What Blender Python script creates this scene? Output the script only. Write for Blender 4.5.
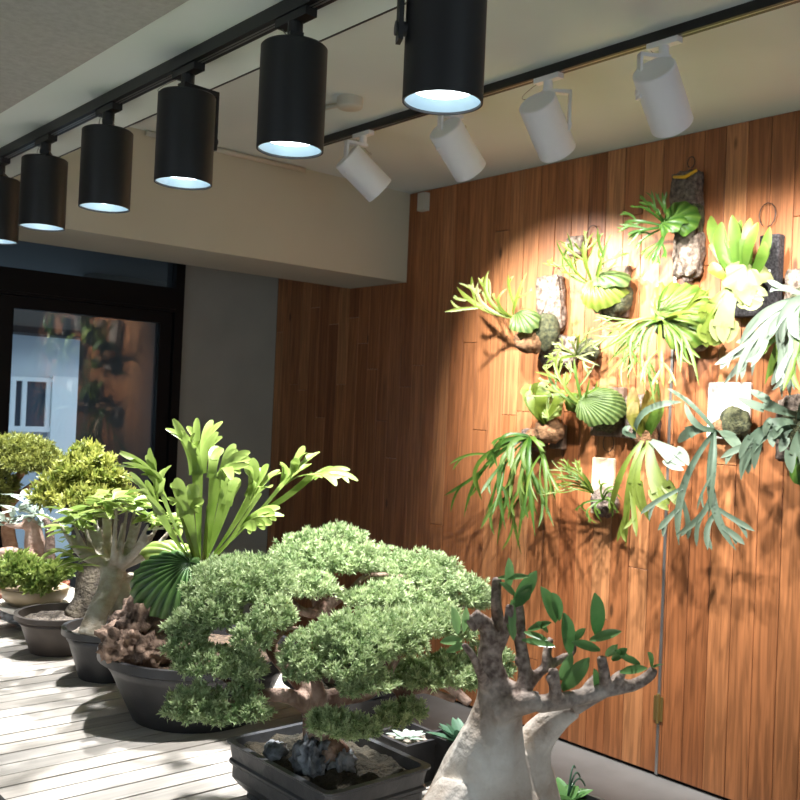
import bpy, math, random
import numpy as np
from mathutils import Vector, Matrix, noise

for o in list(bpy.data.objects):
    bpy.data.objects.remove(o)
S = bpy.context.scene
COL = S.collection
V = Vector
R0 = random.Random(7)

# ------------------------------------------------------------------ camera
F = 973.0
d1 = V((-838, -23, F)).normalized()
d2 = V((1129, 60, F)); d2 = (d2 - d1 * d2.dot(d1)).normalized()
up = d1.cross(d2)
if up.y > 0: up = -up
CAM = V((0, 0, 1.45))
def ray(px, py):
    c = V(((px - 400) / F, (py - 400) / F, 1.0))
    return V((d2.dot(c), d1.dot(c), up.dot(c)))
def wp(px, py, X=None, Y=None, Z=None, d=None):
    r = ray(px, py)
    t = d
    if X is not None: t = (X - CAM.x) / r.x
    elif Y is not None: t = (Y - CAM.y) / r.y
    elif Z is not None: t = (Z - CAM.z) / r.z
    return CAM + r * t
cam = bpy.data.cameras.new('camera'); cam.sensor_width = 36; cam.lens = F / 800 * 36
camo = bpy.data.objects.new('camera', cam); COL.objects.link(camo)
Wm = Matrix((d2, d1, up))                      # world <- camera (x right, y down, z forward)
m3 = Wm @ Matrix(((1, 0, 0), (0, -1, 0), (0, 0, -1)))
camo.matrix_world = Matrix.Translation(CAM) @ m3.to_4x4()
cam.dof.use_dof = True; cam.dof.focus_distance = 1.75; cam.dof.aperture_fstop = 14.0
S.camera = camo

# ------------------------------------------------------------------ world, light levels, exposure
world = bpy.data.worlds.new('sky'); S.world = world; world.use_nodes = True
bg = world.node_tree.nodes['Background']
bg.inputs[0].default_value = (0.74, 0.87, 1.0, 1); bg.inputs[1].default_value = 2.2
S.view_settings.view_transform = 'Standard'; S.view_settings.look = 'None'
S.view_settings.exposure = 0.0; S.view_settings.gamma = 1.0; S.view_settings.use_curve_mapping = False
BLACK_LAMP_W = 138.0
WHITE_LAMP_W = 180.0
COOL = (0.97, 0.98, 1.0)
WARM = (1.0, 0.985, 0.955)

# ------------------------------------------------------------------ materials
def mat(name, c, rough=0.6, metal=0.0, c2=None, scale=8.0, bump=0.0, bscale=None, tone=None, stretch=None, emit=None, estr=0, spec=0.5, coat=0):
    m = bpy.data.materials.new(name); m.use_nodes = True
    nt = m.node_tree; b = nt.nodes['Principled BSDF']
    b.inputs['Base Color'].default_value = (*c, 1); b.inputs['Roughness'].default_value = rough
    b.inputs['Metallic'].default_value = metal; b.inputs['Specular IOR Level'].default_value = spec
    b.inputs['Coat Weight'].default_value = coat
    tc = nt.nodes.new('ShaderNodeTexCoord'); src = tc.outputs['Object']
    if stretch:
        mp = nt.nodes.new('ShaderNodeMapping'); mp.inputs['Scale'].default_value = stretch
        nt.links.new(src, mp.inputs[0]); src = mp.outputs[0]
    if c2:
        n = nt.nodes.new('ShaderNodeTexNoise'); n.inputs['Scale'].default_value = scale; n.inputs['Detail'].default_value = 6
        nt.links.new(src, n.inputs['Vector'])
        cr = nt.nodes.new('ShaderNodeValToRGB'); cr.color_ramp.elements[0].position = 0.35; cr.color_ramp.elements[1].position = 0.68
        cr.color_ramp.elements[0].color = (*c, 1); cr.color_ramp.elements[1].color = (*c2, 1)
        nt.links.new(n.outputs[0], cr.inputs[0])
        out = cr.outputs[0]
        if tone:
            a = nt.nodes.new('ShaderNodeAttribute'); a.attribute_name = 'tone'
            mx = nt.nodes.new('ShaderNodeMix'); mx.data_type = 'RGBA'; mx.inputs['B'].default_value = (*tone, 1)
            nt.links.new(a.outputs['Fac'], mx.inputs['Factor']); nt.links.new(out, mx.inputs['A']); out = mx.outputs['Result']
        nt.links.new(out, b.inputs['Base Color'])
    if bump:
        n2 = nt.nodes.new('ShaderNodeTexNoise'); n2.inputs['Scale'].default_value = bscale or scale * 3; n2.inputs['Detail'].default_value = 8
        nt.links.new(src, n2.inputs['Vector'])
        bp = nt.nodes.new('ShaderNodeBump'); bp.inputs['Strength'].default_value = bump; bp.inputs['Distance'].default_value = 0.01
        nt.links.new(n2.outputs[0], bp.inputs['Height']); nt.links.new(bp.outputs[0], b.inputs['Normal'])
    if emit:
        b.inputs['Emission Color'].default_value = (*emit, 1); b.inputs['Emission Strength'].default_value = estr
    return m

def leaf(name, c1, c2, rough=0.45, trans=0.35, scale=30.0):
    """leaf colour runs from c1 to c2 with the 'tone' attribute (veins, young growth) plus a little mottling"""
    m = bpy.data.materials.new(name); m.use_nodes = True
    nt = m.node_tree; b = nt.nodes['Principled BSDF']; out = nt.nodes['Material Output']
    a = nt.nodes.new('ShaderNodeAttribute'); a.attribute_name = 'tone'
    tc = nt.nodes.new('ShaderNodeTexCoord')
    n = nt.nodes.new('ShaderNodeTexNoise'); n.inputs['Scale'].default_value = scale; n.inputs['Detail'].default_value = 3
    nt.links.new(tc.outputs['Object'], n.inputs['Vector'])
    ad = nt.nodes.new('ShaderNodeMath'); ad.operation = 'MULTIPLY_ADD'; ad.inputs[1].default_value = 0.5; ad.inputs[2].default_value = -0.25
    nt.links.new(n.outputs[0], ad.inputs[0])
    s = nt.nodes.new('ShaderNodeMath'); s.operation = 'ADD'; s.use_clamp = True
    nt.links.new(ad.outputs[0], s.inputs[0]); nt.links.new(a.outputs['Fac'], s.inputs[1])
    mx = nt.nodes.new('ShaderNodeMix'); mx.data_type = 'RGBA'
    mx.inputs['A'].default_value = (*c1, 1); mx.inputs['B'].default_value = (*c2, 1)
    nt.links.new(s.outputs[0], mx.inputs['Factor'])
    nt.links.new(mx.outputs['Result'], b.inputs['Base Color'])
    b.inputs['Roughness'].default_value = rough; b.inputs['Specular IOR Level'].default_value = 0.4
    t = nt.nodes.new('ShaderNodeBsdfTranslucent'); nt.links.new(mx.outputs['Result'], t.inputs[0])
    ms = nt.nodes.new('ShaderNodeMixShader'); ms.inputs[0].default_value = trans
    nt.links.new(b.outputs[0], ms.inputs[1]); nt.links.new(t.outputs[0], ms.inputs[2]); nt.links.new(ms.outputs[0], out.inputs[0])
    return m

def wood_mat(name, stops, gscale, stretch, rough=0.5, bump=0.15, dark=(0.1, 0.04, 0.015), contrast=(0.66, 1.12)):
    """boards: colour from the per-board 'tone' attribute, grain from stretched noise, small knots"""
    m = bpy.data.materials.new(name); m.use_nodes = True
    nt = m.node_tree; L = nt.links; b = nt.nodes['Principled BSDF']
    a = nt.nodes.new('ShaderNodeAttribute'); a.attribute_name = 'tone'
    cr = nt.nodes.new('ShaderNodeValToRGB')
    el = cr.color_ramp.elements
    while len(el) < len(stops): el.new(0.5)
    for e, (p, c) in zip(el, stops): e.position = p; e.color = (*c, 1)
    L.new(a.outputs['Fac'], cr.inputs[0])
    tc = nt.nodes.new('ShaderNodeTexCoord')
    off = nt.nodes.new('ShaderNodeVectorMath'); off.operation = 'ADD'
    sc = nt.nodes.new('ShaderNodeMath'); sc.operation = 'MULTIPLY'; sc.inputs[1].default_value = 37.0
    L.new(a.outputs['Fac'], sc.inputs[0]); L.new(tc.outputs['Object'], off.inputs[0]); L.new(sc.outputs[0], off.inputs[1])
    mp = nt.nodes.new('ShaderNodeMapping'); mp.inputs['Scale'].default_value = stretch
    L.new(off.outputs[0], mp.inputs[0])
    n = nt.nodes.new('ShaderNodeTexNoise'); n.inputs['Scale'].default_value = gscale; n.inputs['Detail'].default_value = 8; n.inputs['Distortion'].default_value = 1.2
    L.new(mp.outputs[0], n.inputs['Vector'])
    r2 = nt.nodes.new('ShaderNodeValToRGB'); r2.color_ramp.elements[0].position = 0.38; r2.color_ramp.elements[1].position = 0.62
    r2.color_ramp.elements[0].color = (*[contrast[0]] * 3, 1); r2.color_ramp.elements[1].color = (*[contrast[1]] * 3, 1)
    L.new(n.outputs[0], r2.inputs[0])
    mu = nt.nodes.new('ShaderNodeMix'); mu.data_type = 'RGBA'; mu.blend_type = 'MULTIPLY'; mu.inputs['Factor'].default_value = 1
    L.new(cr.outputs[0], mu.inputs['A']); L.new(r2.outputs[0], mu.inputs['B'])
    vo = nt.nodes.new('ShaderNodeTexVoronoi'); vo.inputs['Scale'].default_value = 3.2
    mp2 = nt.nodes.new('ShaderNodeMapping'); mp2.inputs['Scale'].default_value = tuple(max(0.55, min(1.6, q * 0.3)) for q in stretch)
    L.new(off.outputs[0], mp2.inputs[0]); L.new(mp2.outputs[0], vo.inputs['Vector'])
    kr = nt.nodes.new('ShaderNodeValToRGB'); kr.color_ramp.elements[0].position = 0.03; kr.color_ramp.elements[1].position = 0.07
    L.new(vo.outputs['Distance'], kr.inputs[0])
    mk = nt.nodes.new('ShaderNodeMix'); mk.data_type = 'RGBA'; mk.inputs['A'].default_value = (*dark, 1)
    L.new(kr.outputs[0], mk.inputs['Factor']); L.new(mu.outputs['Result'], mk.inputs['B'])
    L.new(mk.outputs['Result'], b.inputs['Base Color'])
    b.inputs['Roughness'].default_value = rough
    bp = nt.nodes.new('ShaderNodeBump'); bp.inputs['Strength'].default_value = bump; bp.inputs['Distance'].default_value = 0.004
    L.new(n.outputs[0], bp.inputs['Height']); L.new(bp.outputs[0], b.inputs['Normal'])
    return m

def glass_mat(name):
    m = bpy.data.materials.new(name); m.use_nodes = True
    nt = m.node_tree; nt.nodes.clear()
    out = nt.nodes.new('ShaderNodeOutputMaterial'); tr = nt.nodes.new('ShaderNodeBsdfTransparent'); tr.inputs[0].default_value = (0.93, 0.97, 0.98, 1)
    gl = nt.nodes.new('ShaderNodeBsdfGlossy'); gl.inputs['Roughness'].default_value = 0.0
    fr = nt.nodes.new('ShaderNodeFresnel'); fr.inputs[0].default_value = 1.48
    mx = nt.nodes.new('ShaderNodeMixShader')
    nt.links.new(fr.outputs[0], mx.inputs[0]); nt.links.new(tr.outputs[0], mx.inputs[1]); nt.links.new(gl.outputs[0], mx.inputs[2]); nt.links.new(mx.outputs[0], out.inputs[0])
    return m

M = {}
M['wallwood'] = wood_mat('cedar_boards', [(0, (0.22, 0.072, 0.024)), (0.35, (0.33, 0.118, 0.042)), (0.7, (0.42, 0.165, 0.062)), (1, (0.52, 0.235, 0.098))], 6.0, (9, 9, 0.4), rough=0.42)
M['deck'] = wood_mat('weathered_slats', [(0, (0.42, 0.375, 0.32)), (0.5, (0.48, 0.435, 0.38)), (1, (0.54, 0.495, 0.44))], 5.0, (0.8, 14, 14), rough=0.7, dark=(0.20, 0.16, 0.12), contrast=(0.86, 1.04))
M['white_paint'] = mat('white_paint', (0.64, 0.71, 0.69), 0.7, c2=(0.67, 0.74, 0.72), scale=3)
M['cream_paint'] = mat('cream_paint', (0.52, 0.50, 0.395), 0.75, c2=(0.55, 0.53, 0.42), scale=2)
M['grey_stucco'] = mat('grey_stucco', (0.34, 0.34, 0.32), 0.9, c2=(0.40, 0.40, 0.38), scale=60, bump=0.3, bscale=140)
M['grey_wall'] = mat('grey_wall', (0.36, 0.355, 0.31), 0.85, c2=(0.40, 0.395, 0.345), scale=4)
M['concrete'] = mat('concrete', (0.17, 0.165, 0.16), 0.6, c2=(0.24, 0.235, 0.23), scale=3, bump=0.05)
M['black_metal'] = mat('black_metal', (0.012, 0.012, 0.013), 0.45)
M['frame_black'] = mat('black_frame', (0.004, 0.004, 0.005), 0.55, spec=0.2)
M['lamp_white'] = mat('white_metal', (0.90, 0.91, 0.93), 0.4)
M['reflector'] = mat('reflector', (0.55, 0.74, 0.88), 0.35, metal=0.3)
M['lens_black_lamp'] = mat('lens_cool', (1, 1, 1), 0.3, emit=(0.85, 0.95, 1.0), estr=8)
M['lens_white_lamp'] = mat('lens_neutral', (1, 1, 1), 0.3, emit=(0.90, 0.96, 1.0), estr=8)
M['wire'] = mat('wire', (0.25, 0.25, 0.25), 0.4, metal=0.8)
M['plastic'] = mat('pale_plastic', (0.55, 0.53, 0.45), 0.5)
M['steel'] = mat('steel', (0.45, 0.45, 0.44), 0.35, metal=0.9)
M['brass'] = mat('brass', (0.45, 0.33, 0.12), 0.4, metal=0.9)
M['black_pot'] = mat('black_pot', (0.020, 0.020, 0.022), 0.42, c2=(0.035, 0.034, 0.034), scale=14, bump=0.1)
M['brown_pot'] = mat('brown_pot', (0.045, 0.034, 0.028), 0.5, c2=(0.07, 0.055, 0.045), scale=14)
M['slate_pot'] = mat('slate_pot', (0.040, 0.042, 0.046), 0.38, c2=(0.065, 0.066, 0.07), scale=25, bump=0.15)
M['tan_pot'] = mat('tan_pot', (0.34, 0.25, 0.15), 0.4, c2=(0.45, 0.36, 0.24), scale=12)
M['red_pot'] = mat('terracotta', (0.20, 0.06, 0.03), 0.6, c2=(0.27, 0.09, 0.05), scale=12)
M['teal_pot'] = mat('teal_glaze', (0.03, 0.12, 0.12), 0.12, c2=(0.06, 0.2, 0.2), scale=14, coat=0.5)
M['soil'] = mat('soil', (0.03, 0.02, 0.013), 0.95, c2=(0.20, 0.13, 0.08), scale=90, bump=1.0, bscale=200)
M['moss_soil'] = mat('mossy_soil', (0.018, 0.016, 0.008), 0.95, c2=(0.055, 0.042, 0.024), scale=28, bump=1.0, bscale=160)
M['gravel'] = mat('gravel', (0.10, 0.08, 0.065), 0.9, c2=(0.42, 0.35, 0.28), scale=120, bump=1.0, bscale=160)
M['stone'] = mat('stone', (0.05, 0.055, 0.06), 0.7, c2=(0.30, 0.32, 0.34), scale=40, bump=0.9, bscale=60)
M['juniper_bark'] = mat('juniper_bark', (0.13, 0.060, 0.035), 0.8, c2=(0.42, 0.30, 0.23), scale=35, bump=0.8, stretch=(1, 1, 0.6))
M['pine_bark'] = mat('pine_bark', (0.22, 0.10, 0.05), 0.85, c2=(0.42, 0.25, 0.15), scale=35, bump=0.8)
M['dark_bark'] = mat('dark_bark', (0.045, 0.035, 0.025), 0.9, c2=(0.16, 0.13, 0.09), scale=35, bump=1.0)
M['grey_bark'] = mat('grey_caudex', (0.24, 0.20, 0.14), 0.75, c2=(0.44, 0.42, 0.36), scale=24, bump=0.6, stretch=(1, 1, 1.4))
M['pale_bark'] = mat('pale_caudex', (0.36, 0.30, 0.23), 0.7, c2=(0.56, 0.52, 0.45), scale=22, bump=0.5, bscale=90)
M['twig_bark'] = mat('brown_twig', (0.10, 0.062, 0.045), 0.85, c2=(0.22, 0.16, 0.125), scale=90, bump=0.6)
M['pink_bark'] = mat('pinkish_bark', (0.30, 0.18, 0.13), 0.7, c2=(0.50, 0.37, 0.30), scale=30, bump=0.5)
M['cork'] = mat('cork_bark', (0.07, 0.048, 0.034), 0.95, c2=(0.36, 0.28, 0.22), scale=42, bump=1.2, bscale=70)
M['cork_dark'] = mat('dark_cork', (0.07, 0.05, 0.04), 0.95, c2=(0.26, 0.20, 0.16), scale=55, bump=1.2, bscale=80)
M['chunk'] = mat('bark_chunk', (0.05, 0.03, 0.02), 0.95, c2=(0.42, 0.28, 0.20), scale=26, bump=1.5, bscale=45)
M['peat'] = mat('peat', (0.13, 0.060, 0.025), 0.95, c2=(0.32, 0.17, 0.08), scale=50, bump=1.0)
M['moss'] = mat('moss', (0.03, 0.035, 0.016), 0.95, c2=(0.13, 0.13, 0.06), scale=60, bump=1.2)
M['charcoal'] = mat('charcoal_board', (0.016, 0.015, 0.016), 0.9, c2=(0.09, 0.08, 0.085), scale=120, bump=1.0)
M['plank_brown'] = mat('brown_plank', (0.12, 0.07, 0.045), 0.7, c2=(0.20, 0.13, 0.09), scale=12, stretch=(6, 6, 0.7), bump=0.3)
M['plank_pale'] = mat('pale_plank', (0.55, 0.40, 0.25), 0.6, c2=(0.66, 0.52, 0.36), scale=12, stretch=(6, 6, 0.7))
M['plank_white'] = mat('white_plank', (0.74, 0.70, 0.64), 0.6, c2=(0.80, 0.77, 0.72), scale=8)
M['yellow'] = mat('yellow_strap', (0.72, 0.42, 0.02), 0.5)
M['tag'] = mat('white_tag', (0.85, 0.85, 0.83), 0.5)
M['jun'] = leaf('juniper_green', (0.15, 0.25, 0.085), (0.66, 0.75, 0.42), rough=0.6, trans=0.3)
M['pine'] = leaf('pine_green', (0.10, 0.13, 0.025), (0.30, 0.31, 0.07), rough=0.6, trans=0.3)
M['azalea'] = leaf('azalea_green', (0.10, 0.16, 0.02), (0.50, 0.50, 0.12), rough=0.5, trans=0.35)
M['azalea2'] = leaf('low_azalea_green', (0.10, 0.19, 0.03), (0.38, 0.44, 0.12), rough=0.5, trans=0.3)
M['bright'] = leaf('bright_green', (0.11, 0.20, 0.018), (0.46, 0.55, 0.17), rough=0.33, trans=0.3)
M['silver'] = leaf('silver_green', (0.24, 0.32, 0.25), (0.50, 0.56, 0.48), rough=0.55, trans=0.25)
M['glossy'] = leaf('glossy_dark_green', (0.045, 0.15, 0.035), (0.26, 0.42, 0.16), rough=0.22, trans=0.25)
M['fern'] = leaf('fern_green', (0.043, 0.108, 0.009), (0.158, 0.216, 0.036), rough=0.45, trans=0.2)
M['fern_deep'] = leaf('deep_fern_green', (0.025, 0.085, 0.010), (0.102, 0.196, 0.030), rough=0.4, trans=0.2)
M['fern_lime'] = leaf('lime_fern', (0.093, 0.136, 0.011), (0.186, 0.229, 0.043), rough=0.45, trans=0.2)
M['fern_pale'] = leaf('pale_fern', (0.154, 0.189, 0.056), (0.294, 0.308, 0.133), rough=0.5, trans=0.2)
M['fern_grey'] = leaf('grey_fern', (0.064, 0.106, 0.068), (0.162, 0.212, 0.145), rough=0.55, trans=0.25)
M['fern_white'] = leaf('white_fern', (0.135, 0.180, 0.128), (0.285, 0.338, 0.270), rough=0.6, trans=0.25)
M['fern_orange'] = leaf('browning_shield', (0.13, 0.17, 0.02), (0.26, 0.11, 0.025), rough=0.6, trans=0.35, scale=18)
M['shield'] = leaf('shield_green', (0.022, 0.060, 0.009), (0.165, 0.225, 0.068), rough=0.45, trans=0.3)
M['shield_dark'] = leaf('dark_striped_shield', (0.012, 0.050, 0.014), (0.13, 0.24, 0.07), rough=0.3, trans=0.1)
M['agave'] = leaf('agave_green', (0.03, 0.085, 0.045), (0.12, 0.22, 0.13), rough=0.5, trans=0.1)
M['glass'] = glass_mat('clear_glass')

# ------------------------------------------------------------------ mesh helpers
class MB:
    def __init__(s): s.v = []; s.f = []; s.t = []
    def add(s, vs, fs, tone=0.0):
        o = len(s.v); s.v += [tuple(v) for v in vs]; s.f += [tuple(i + o for i in f) for f in fs]
        s.t += list(tone) if isinstance(tone, (list, tuple, np.ndarray)) else [tone] * len(vs)
        return s
    def box(s, a, b, tone=0.0, mtx=None):
        vs = [V((x, y, z)) for z in (a[2], b[2]) for y in (a[1], b[1]) for x in (a[0], b[0])]
        if mtx: vs = [mtx @ v for v in vs]
        return s.add(vs, [(0, 2, 3, 1), (4, 5, 7, 6), (0, 1, 5, 4), (2, 6, 7, 3), (0, 4, 6, 2), (1, 3, 7, 5)], tone)
    def tube(s, pts, rad, n=10, tone=0.0, cap=True):
        pts = [V(p) for p in pts]
        if not hasattr(rad, '__len__'): rad = [rad] * len(pts)
        vs = []; fs = []; ref = None
        for i, p in enumerate(pts):
            t = (pts[min(i + 1, len(pts) - 1)] - pts[max(i - 1, 0)])
            t = t.normalized() if t.length > 1e-9 else V((0, 0, 1))
            if ref is None: ref = t.orthogonal().normalized()
            ref = (ref - t * ref.dot(t)); ref = ref.normalized() if ref.length > 1e-6 else t.orthogonal().normalized()
            q = t.cross(ref)
            for k in range(n):
                a = 2 * math.pi * k / n
                vs.append(p + (ref * math.cos(a) + q * math.sin(a)) * rad[i])
        for i in range(len(pts) - 1):
            for k in range(n):
                fs.append((i * n + k, i * n + (k + 1) % n, (i + 1) * n + (k + 1) % n, (i + 1) * n + k))
        if cap:
            fs.append(tuple(range(n))[::-1]); fs.append(tuple(range((len(pts) - 1) * n, len(pts) * n)))
        return s.add(vs, fs, tone)
    def lathe(s, prof, c=(0, 0, 0), n=32, mtx=None, tone=0.0, close=False):
        vs = []; fs = []; c = V(c)
        for r, z in prof:
            for k in range(n):
                a = 2 * math.pi * k / n
                v = V((r * math.cos(a), r * math.sin(a), z))
                vs.append((mtx @ v if mtx else v) + c)
        for i in range(len(prof) - 1):
            for k in range(n):
                fs.append((i * n + k, i * n + (k + 1) % n, (i + 1) * n + (k + 1) % n, (i + 1) * n + k))
        if prof[0][0] > 1e-4 and close: fs.append(tuple(range(n))[::-1])
        if prof[-1][0] > 1e-4 and close: fs.append(tuple(range((len(prof) - 1) * n, len(prof) * n)))
        return s.add(vs, fs, tone)
    def lump(s, c, r, seed=0, amp=0.2, freq=1.6, n=16, mtx=None, boxy=0.0):
        """noisy ball; boxy>0 pushes it towards a block"""
        c = V(c); vs = []; fs = []; sd = V((seed * 3.7, seed * 1.3, seed * 7.1))
        for i in range(n + 1):
            th = math.pi * i / n
            for k in range(2 * n):
                a = math.pi * k / n
                d = V((math.sin(th) * math.cos(a), math.sin(th) * math.sin(a), math.cos(th)))
                if boxy:
                    q = max(abs(d.x), abs(d.y), abs(d.z)); d = d.lerp(d / q, boxy)
                d = d * (1 + amp * noise.fractal(d * freq + sd, 0.8, 2.2, 4))
                v = V((d.x * r[0], d.y * r[1], d.z * r[2]))
                vs.append((mtx @ v if mtx else v) + c)
        for i in range(n):
            for k in range(2 * n):
                fs.append((i * 2 * n + k, (i + 1) * 2 * n + k, (i + 1) * 2 * n + (k + 1) % (2 * n), i * 2 * n + (k + 1) % (2 * n)))
        return s.add(vs, fs)
    def ribbon(s, pts, wid, nrm, fold=0.18, t0=0.1, t1=0.6):
        vs = []; tn = []; fs = []; n = len(pts)
        for i, p in enumerate(pts):
            t = (pts[min(i + 1, n - 1)] - pts[max(i - 1, 0)]).normalized()
            sd = t.cross(nrm); sd = sd.normalized() if sd.length > 1e-5 else t.orthogonal().normalized()
            nn = sd.cross(t); w = wid[i] * 0.5
            q = t0 + (t1 - t0) * i / (n - 1)
            vs += [p - sd * w + nn * w * fold * 2, p, p + sd * w + nn * w * fold * 2]; tn += [q, q * 0.6 + 0.05, q]
        for i in range(n - 1):
            a = i * 3
            fs += [(a, a + 1, a + 4, a + 3), (a + 1, a + 2, a + 5, a + 4)]
        return s.add(vs, fs, tn)
    def build(s, name, m, parent=None, smooth=False, kind=None):
        me = bpy.data.meshes.new(name)
        off = parent_loc(parent)
        me.from_pydata([(v[0] - off.x, v[1] - off.y, v[2] - off.z) for v in s.v], [], s.f)
        at = me.attributes.new('tone', 'FLOAT', 'POINT'); at.data.foreach_set('value', np.array(s.t, dtype=np.float32))
        if smooth: me.polygons.foreach_set('use_smooth', [True] * len(me.polygons))
        me.materials.append(m); me.update()
        o = bpy.data.objects.new(name, me); COL.objects.link(o)
        if parent: o.parent = parent
        if kind: o['kind'] = kind
        return o

LOC = {}
def parent_loc(p):
    out = V((0, 0, 0))
    while p is not None:
        out += V(p.location); p = p.parent
    return out
def thing(name, label, cat, loc, group=None):
    o = bpy.data.objects.new(name, None); COL.objects.link(o); o.location = V(loc); o.empty_display_size = 0.05
    o['label'] = label; o['category'] = cat
    if group: o['group'] = group
    return o
def tag(o, label, cat, group=None):
    o['label'] = label; o['category'] = cat
    if group: o['group'] = group
    return o
def bez(a, b, c, n):
    return [a * (1 - t) ** 2 + b * 2 * t * (1 - t) + c * t * t for t in [i / (n - 1) for i in range(n)]]
def spline(pts, n=6):
    """Catmull-Rom through points (Vector, radius)"""
    P = [V(p) for p, r in pts]; Rr = [r for p, r in pts]; op = []; orr = []
    for i in range(len(P) - 1):
        a = P[max(i - 1, 0)]; b = P[i]; c = P[i + 1]; d = P[min(i + 2, len(P) - 1)]
        for k in range(n):
            t = k / n
            op.append(0.5 * ((2 * b) + (c - a) * t + (2 * a - 5 * b + 4 * c - d) * t * t + (3 * b - a - 3 * c + d) * t ** 3))
            orr.append(Rr[i] + (Rr[i + 1] - Rr[i]) * t)
    op.append(P[-1]); orr.append(Rr[-1])
    return op, orr

# ---- staghorn fronds: a stem that widens, then forks into fingers
def frond(mb, base, tip, bow, w, nrm, seed, k=3, spread=0.4, split=0.5, fork=True, stem=0.3, droop=0.0):
    rn = random.Random(seed)
    base = V(base); tip = V(tip); nrm = V(nrm).normalized()
    L = (tip - base).length
    full = bez(base, (base + tip) * 0.5 + V(bow), tip, 25)
    ns = max(3, int(24 * split) + 1)
    pts = full[:ns + 1]
    wid = [w * (stem + (1 - stem) * (i / ns) ** 1.3) for i in range(ns + 1)]
    mb.ribbon(pts, wid, nrm, 0.15, 0.0, 0.35)
    P = full[ns]; D = (full[min(ns + 2, 24)] - full[ns - 2]).normalized(); Sd = D.cross(nrm)
    Sd = Sd.normalized() if Sd.length > 1e-5 else D.orthogonal()
    rem = (tip - P).length
    Dt = (tip - P).normalized()
    for i in range(k):
        u = (i / (k - 1) - 0.5) * 2 if k > 1 else 0.0
        a = u * spread + rn.uniform(-0.08, 0.08)
        li = rem * (rn.uniform(0.78, 1.12) if k > 1 else 1.0)
        tp = P + (Dt * math.cos(a) + Sd * math.sin(a)) * li + nrm * rn.uniform(-0.16, 0.16) * li + V((0, 0, -droop * li * rn.uniform(0.4, 1.2)))
        st = P + Sd * u * w * 0.33 - D * w * 0.25
        lw = w * (0.62 if k > 1 else 0.9) * rn.uniform(0.85, 1.1)
        mid = st + D * li * 0.5 + Sd * u * w * 0.15
        lob = bez(st, mid, tp, 13)
        if fork and k > 1 and li > w * 1.2:
            q = 7
            mb.ribbon(lob[:q + 1], [lw * (0.75 + 0.35 * j / q) for j in range(q + 1)], nrm, 0.12, 0.3, 0.55)
            Dl = (lob[q] - lob[q - 2]).normalized(); S2 = Dl.cross(nrm).normalized(); r2 = (tp - lob[q]).length
            for sg in (-1, 1):
                b2 = sg * rn.uniform(0.22, 0.5)
                t2 = lob[q] + (Dl * math.cos(b2) + S2 * math.sin(b2)) * r2 * rn.uniform(0.7, 1.15) + V((0, 0, -droop * r2 * 0.6))
                s2 = lob[q] + S2 * sg * lw * 0.26 - Dl * lw * 0.2
                f2 = bez(s2, s2 + Dl * r2 * 0.5, t2, 8)
                mb.ribbon(f2, [lw * 0.58 * x for x in (1, 1.05, 1.05, 1.0, 0.9, 0.74, 0.5, 0.12)], nrm, 0.12, 0.5, 0.8)
        else:
            mb.ribbon(lob, [lw * x for x in (0.85, .95, 1, 1, 1, .98, .95, .9, .82, .7, .55, .36, .08)], nrm, 0.12, 0.3, 0.8)

def antler(mb, base, tip, bow, w, nrm, seed, k=3, spread=0.5, split=0.4, stem=0.55, droop=0.0):
    """narrow frond that forks like an antler: side branches at staggered points, each ending in two fingers"""
    rn = random.Random(seed * 13 + 5)
    base = V(base); tip = V(tip); nrm = V(nrm).normalized()
    L = (tip - base).length
    full = bez(base, (base + tip) * 0.5 + V(bow), tip, 29)
    n = 28
    def taper(q): return (1 if q < .72 else max(.08, 1 - ((q - .72) / .28) ** 2))
    wid = []
    for i in range(29):
        q = i / n
        g = stem + (1 - stem) * min(1, q / max(.2, split)) - 0.35 * max(0, q - split)
        wid.append(w * g * taper(q))
    mb.ribbon(full, wid, nrm, 0.22, 0.0, 0.6)
    sg = 1 if rn.random() < .5 else -1
    for j in range(k - 1):
        q = split + (0.84 - split) * (j + rn.uniform(0, .5)) / max(1, k - 1)
        ii = min(26, int(q * n)); P = full[ii]; D = (full[ii + 1] - full[ii - 1]).normalized(); Sd = D.cross(nrm)
        Sd = Sd.normalized() if Sd.length > 1e-5 else D.orthogonal()
        a = sg * spread * rn.uniform(0.8, 1.5); li = max(L * .14, (1 - q) * L * rn.uniform(.75, 1.15))
        tp = P + (D * math.cos(a) + Sd * math.sin(a)) * li + nrm * rn.uniform(-.4, .3) * li + V((0, 0, -droop * li * rn.uniform(.4, 1.3)))
        st = P - D * w * .35
        lw = w * rn.uniform(.6, .82)
        lob = bez(st, st + (D * math.cos(a * rn.uniform(.2, 2.0)) + Sd * math.sin(a * rn.uniform(.2, 2.0))) * li * .5, tp, 15)
        mb.ribbon(lob, [lw * min(1.0, .7 + .5 * m / 14) * taper(m / 14) for m in range(15)], nrm, 0.2, 0.25, 0.7)
        if li > w * 2.2:
            q2 = rn.randint(6, 9); D2 = (lob[q2 + 1] - lob[q2 - 1]).normalized(); S2 = D2.cross(nrm); S2 = S2.normalized() if S2.length > 1e-5 else D2.orthogonal()
            r2 = (tp - lob[q2]).length * rn.uniform(.7, 1.1); b2 = -sg * rn.uniform(.4, .75)
            t2 = lob[q2] + (D2 * math.cos(b2) + S2 * math.sin(b2)) * r2 + V((0, 0, -droop * r2 * .5))
            s2 = lob[q2] - D2 * lw * .3
            f2 = bez(s2, s2 + D2 * r2 * .5, t2, 9)
            mb.ribbon(f2, [lw * .75 * taper(m / 8) for m in range(9)], nrm, 0.2, 0.4, 0.8)
        sg = -sg

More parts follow.
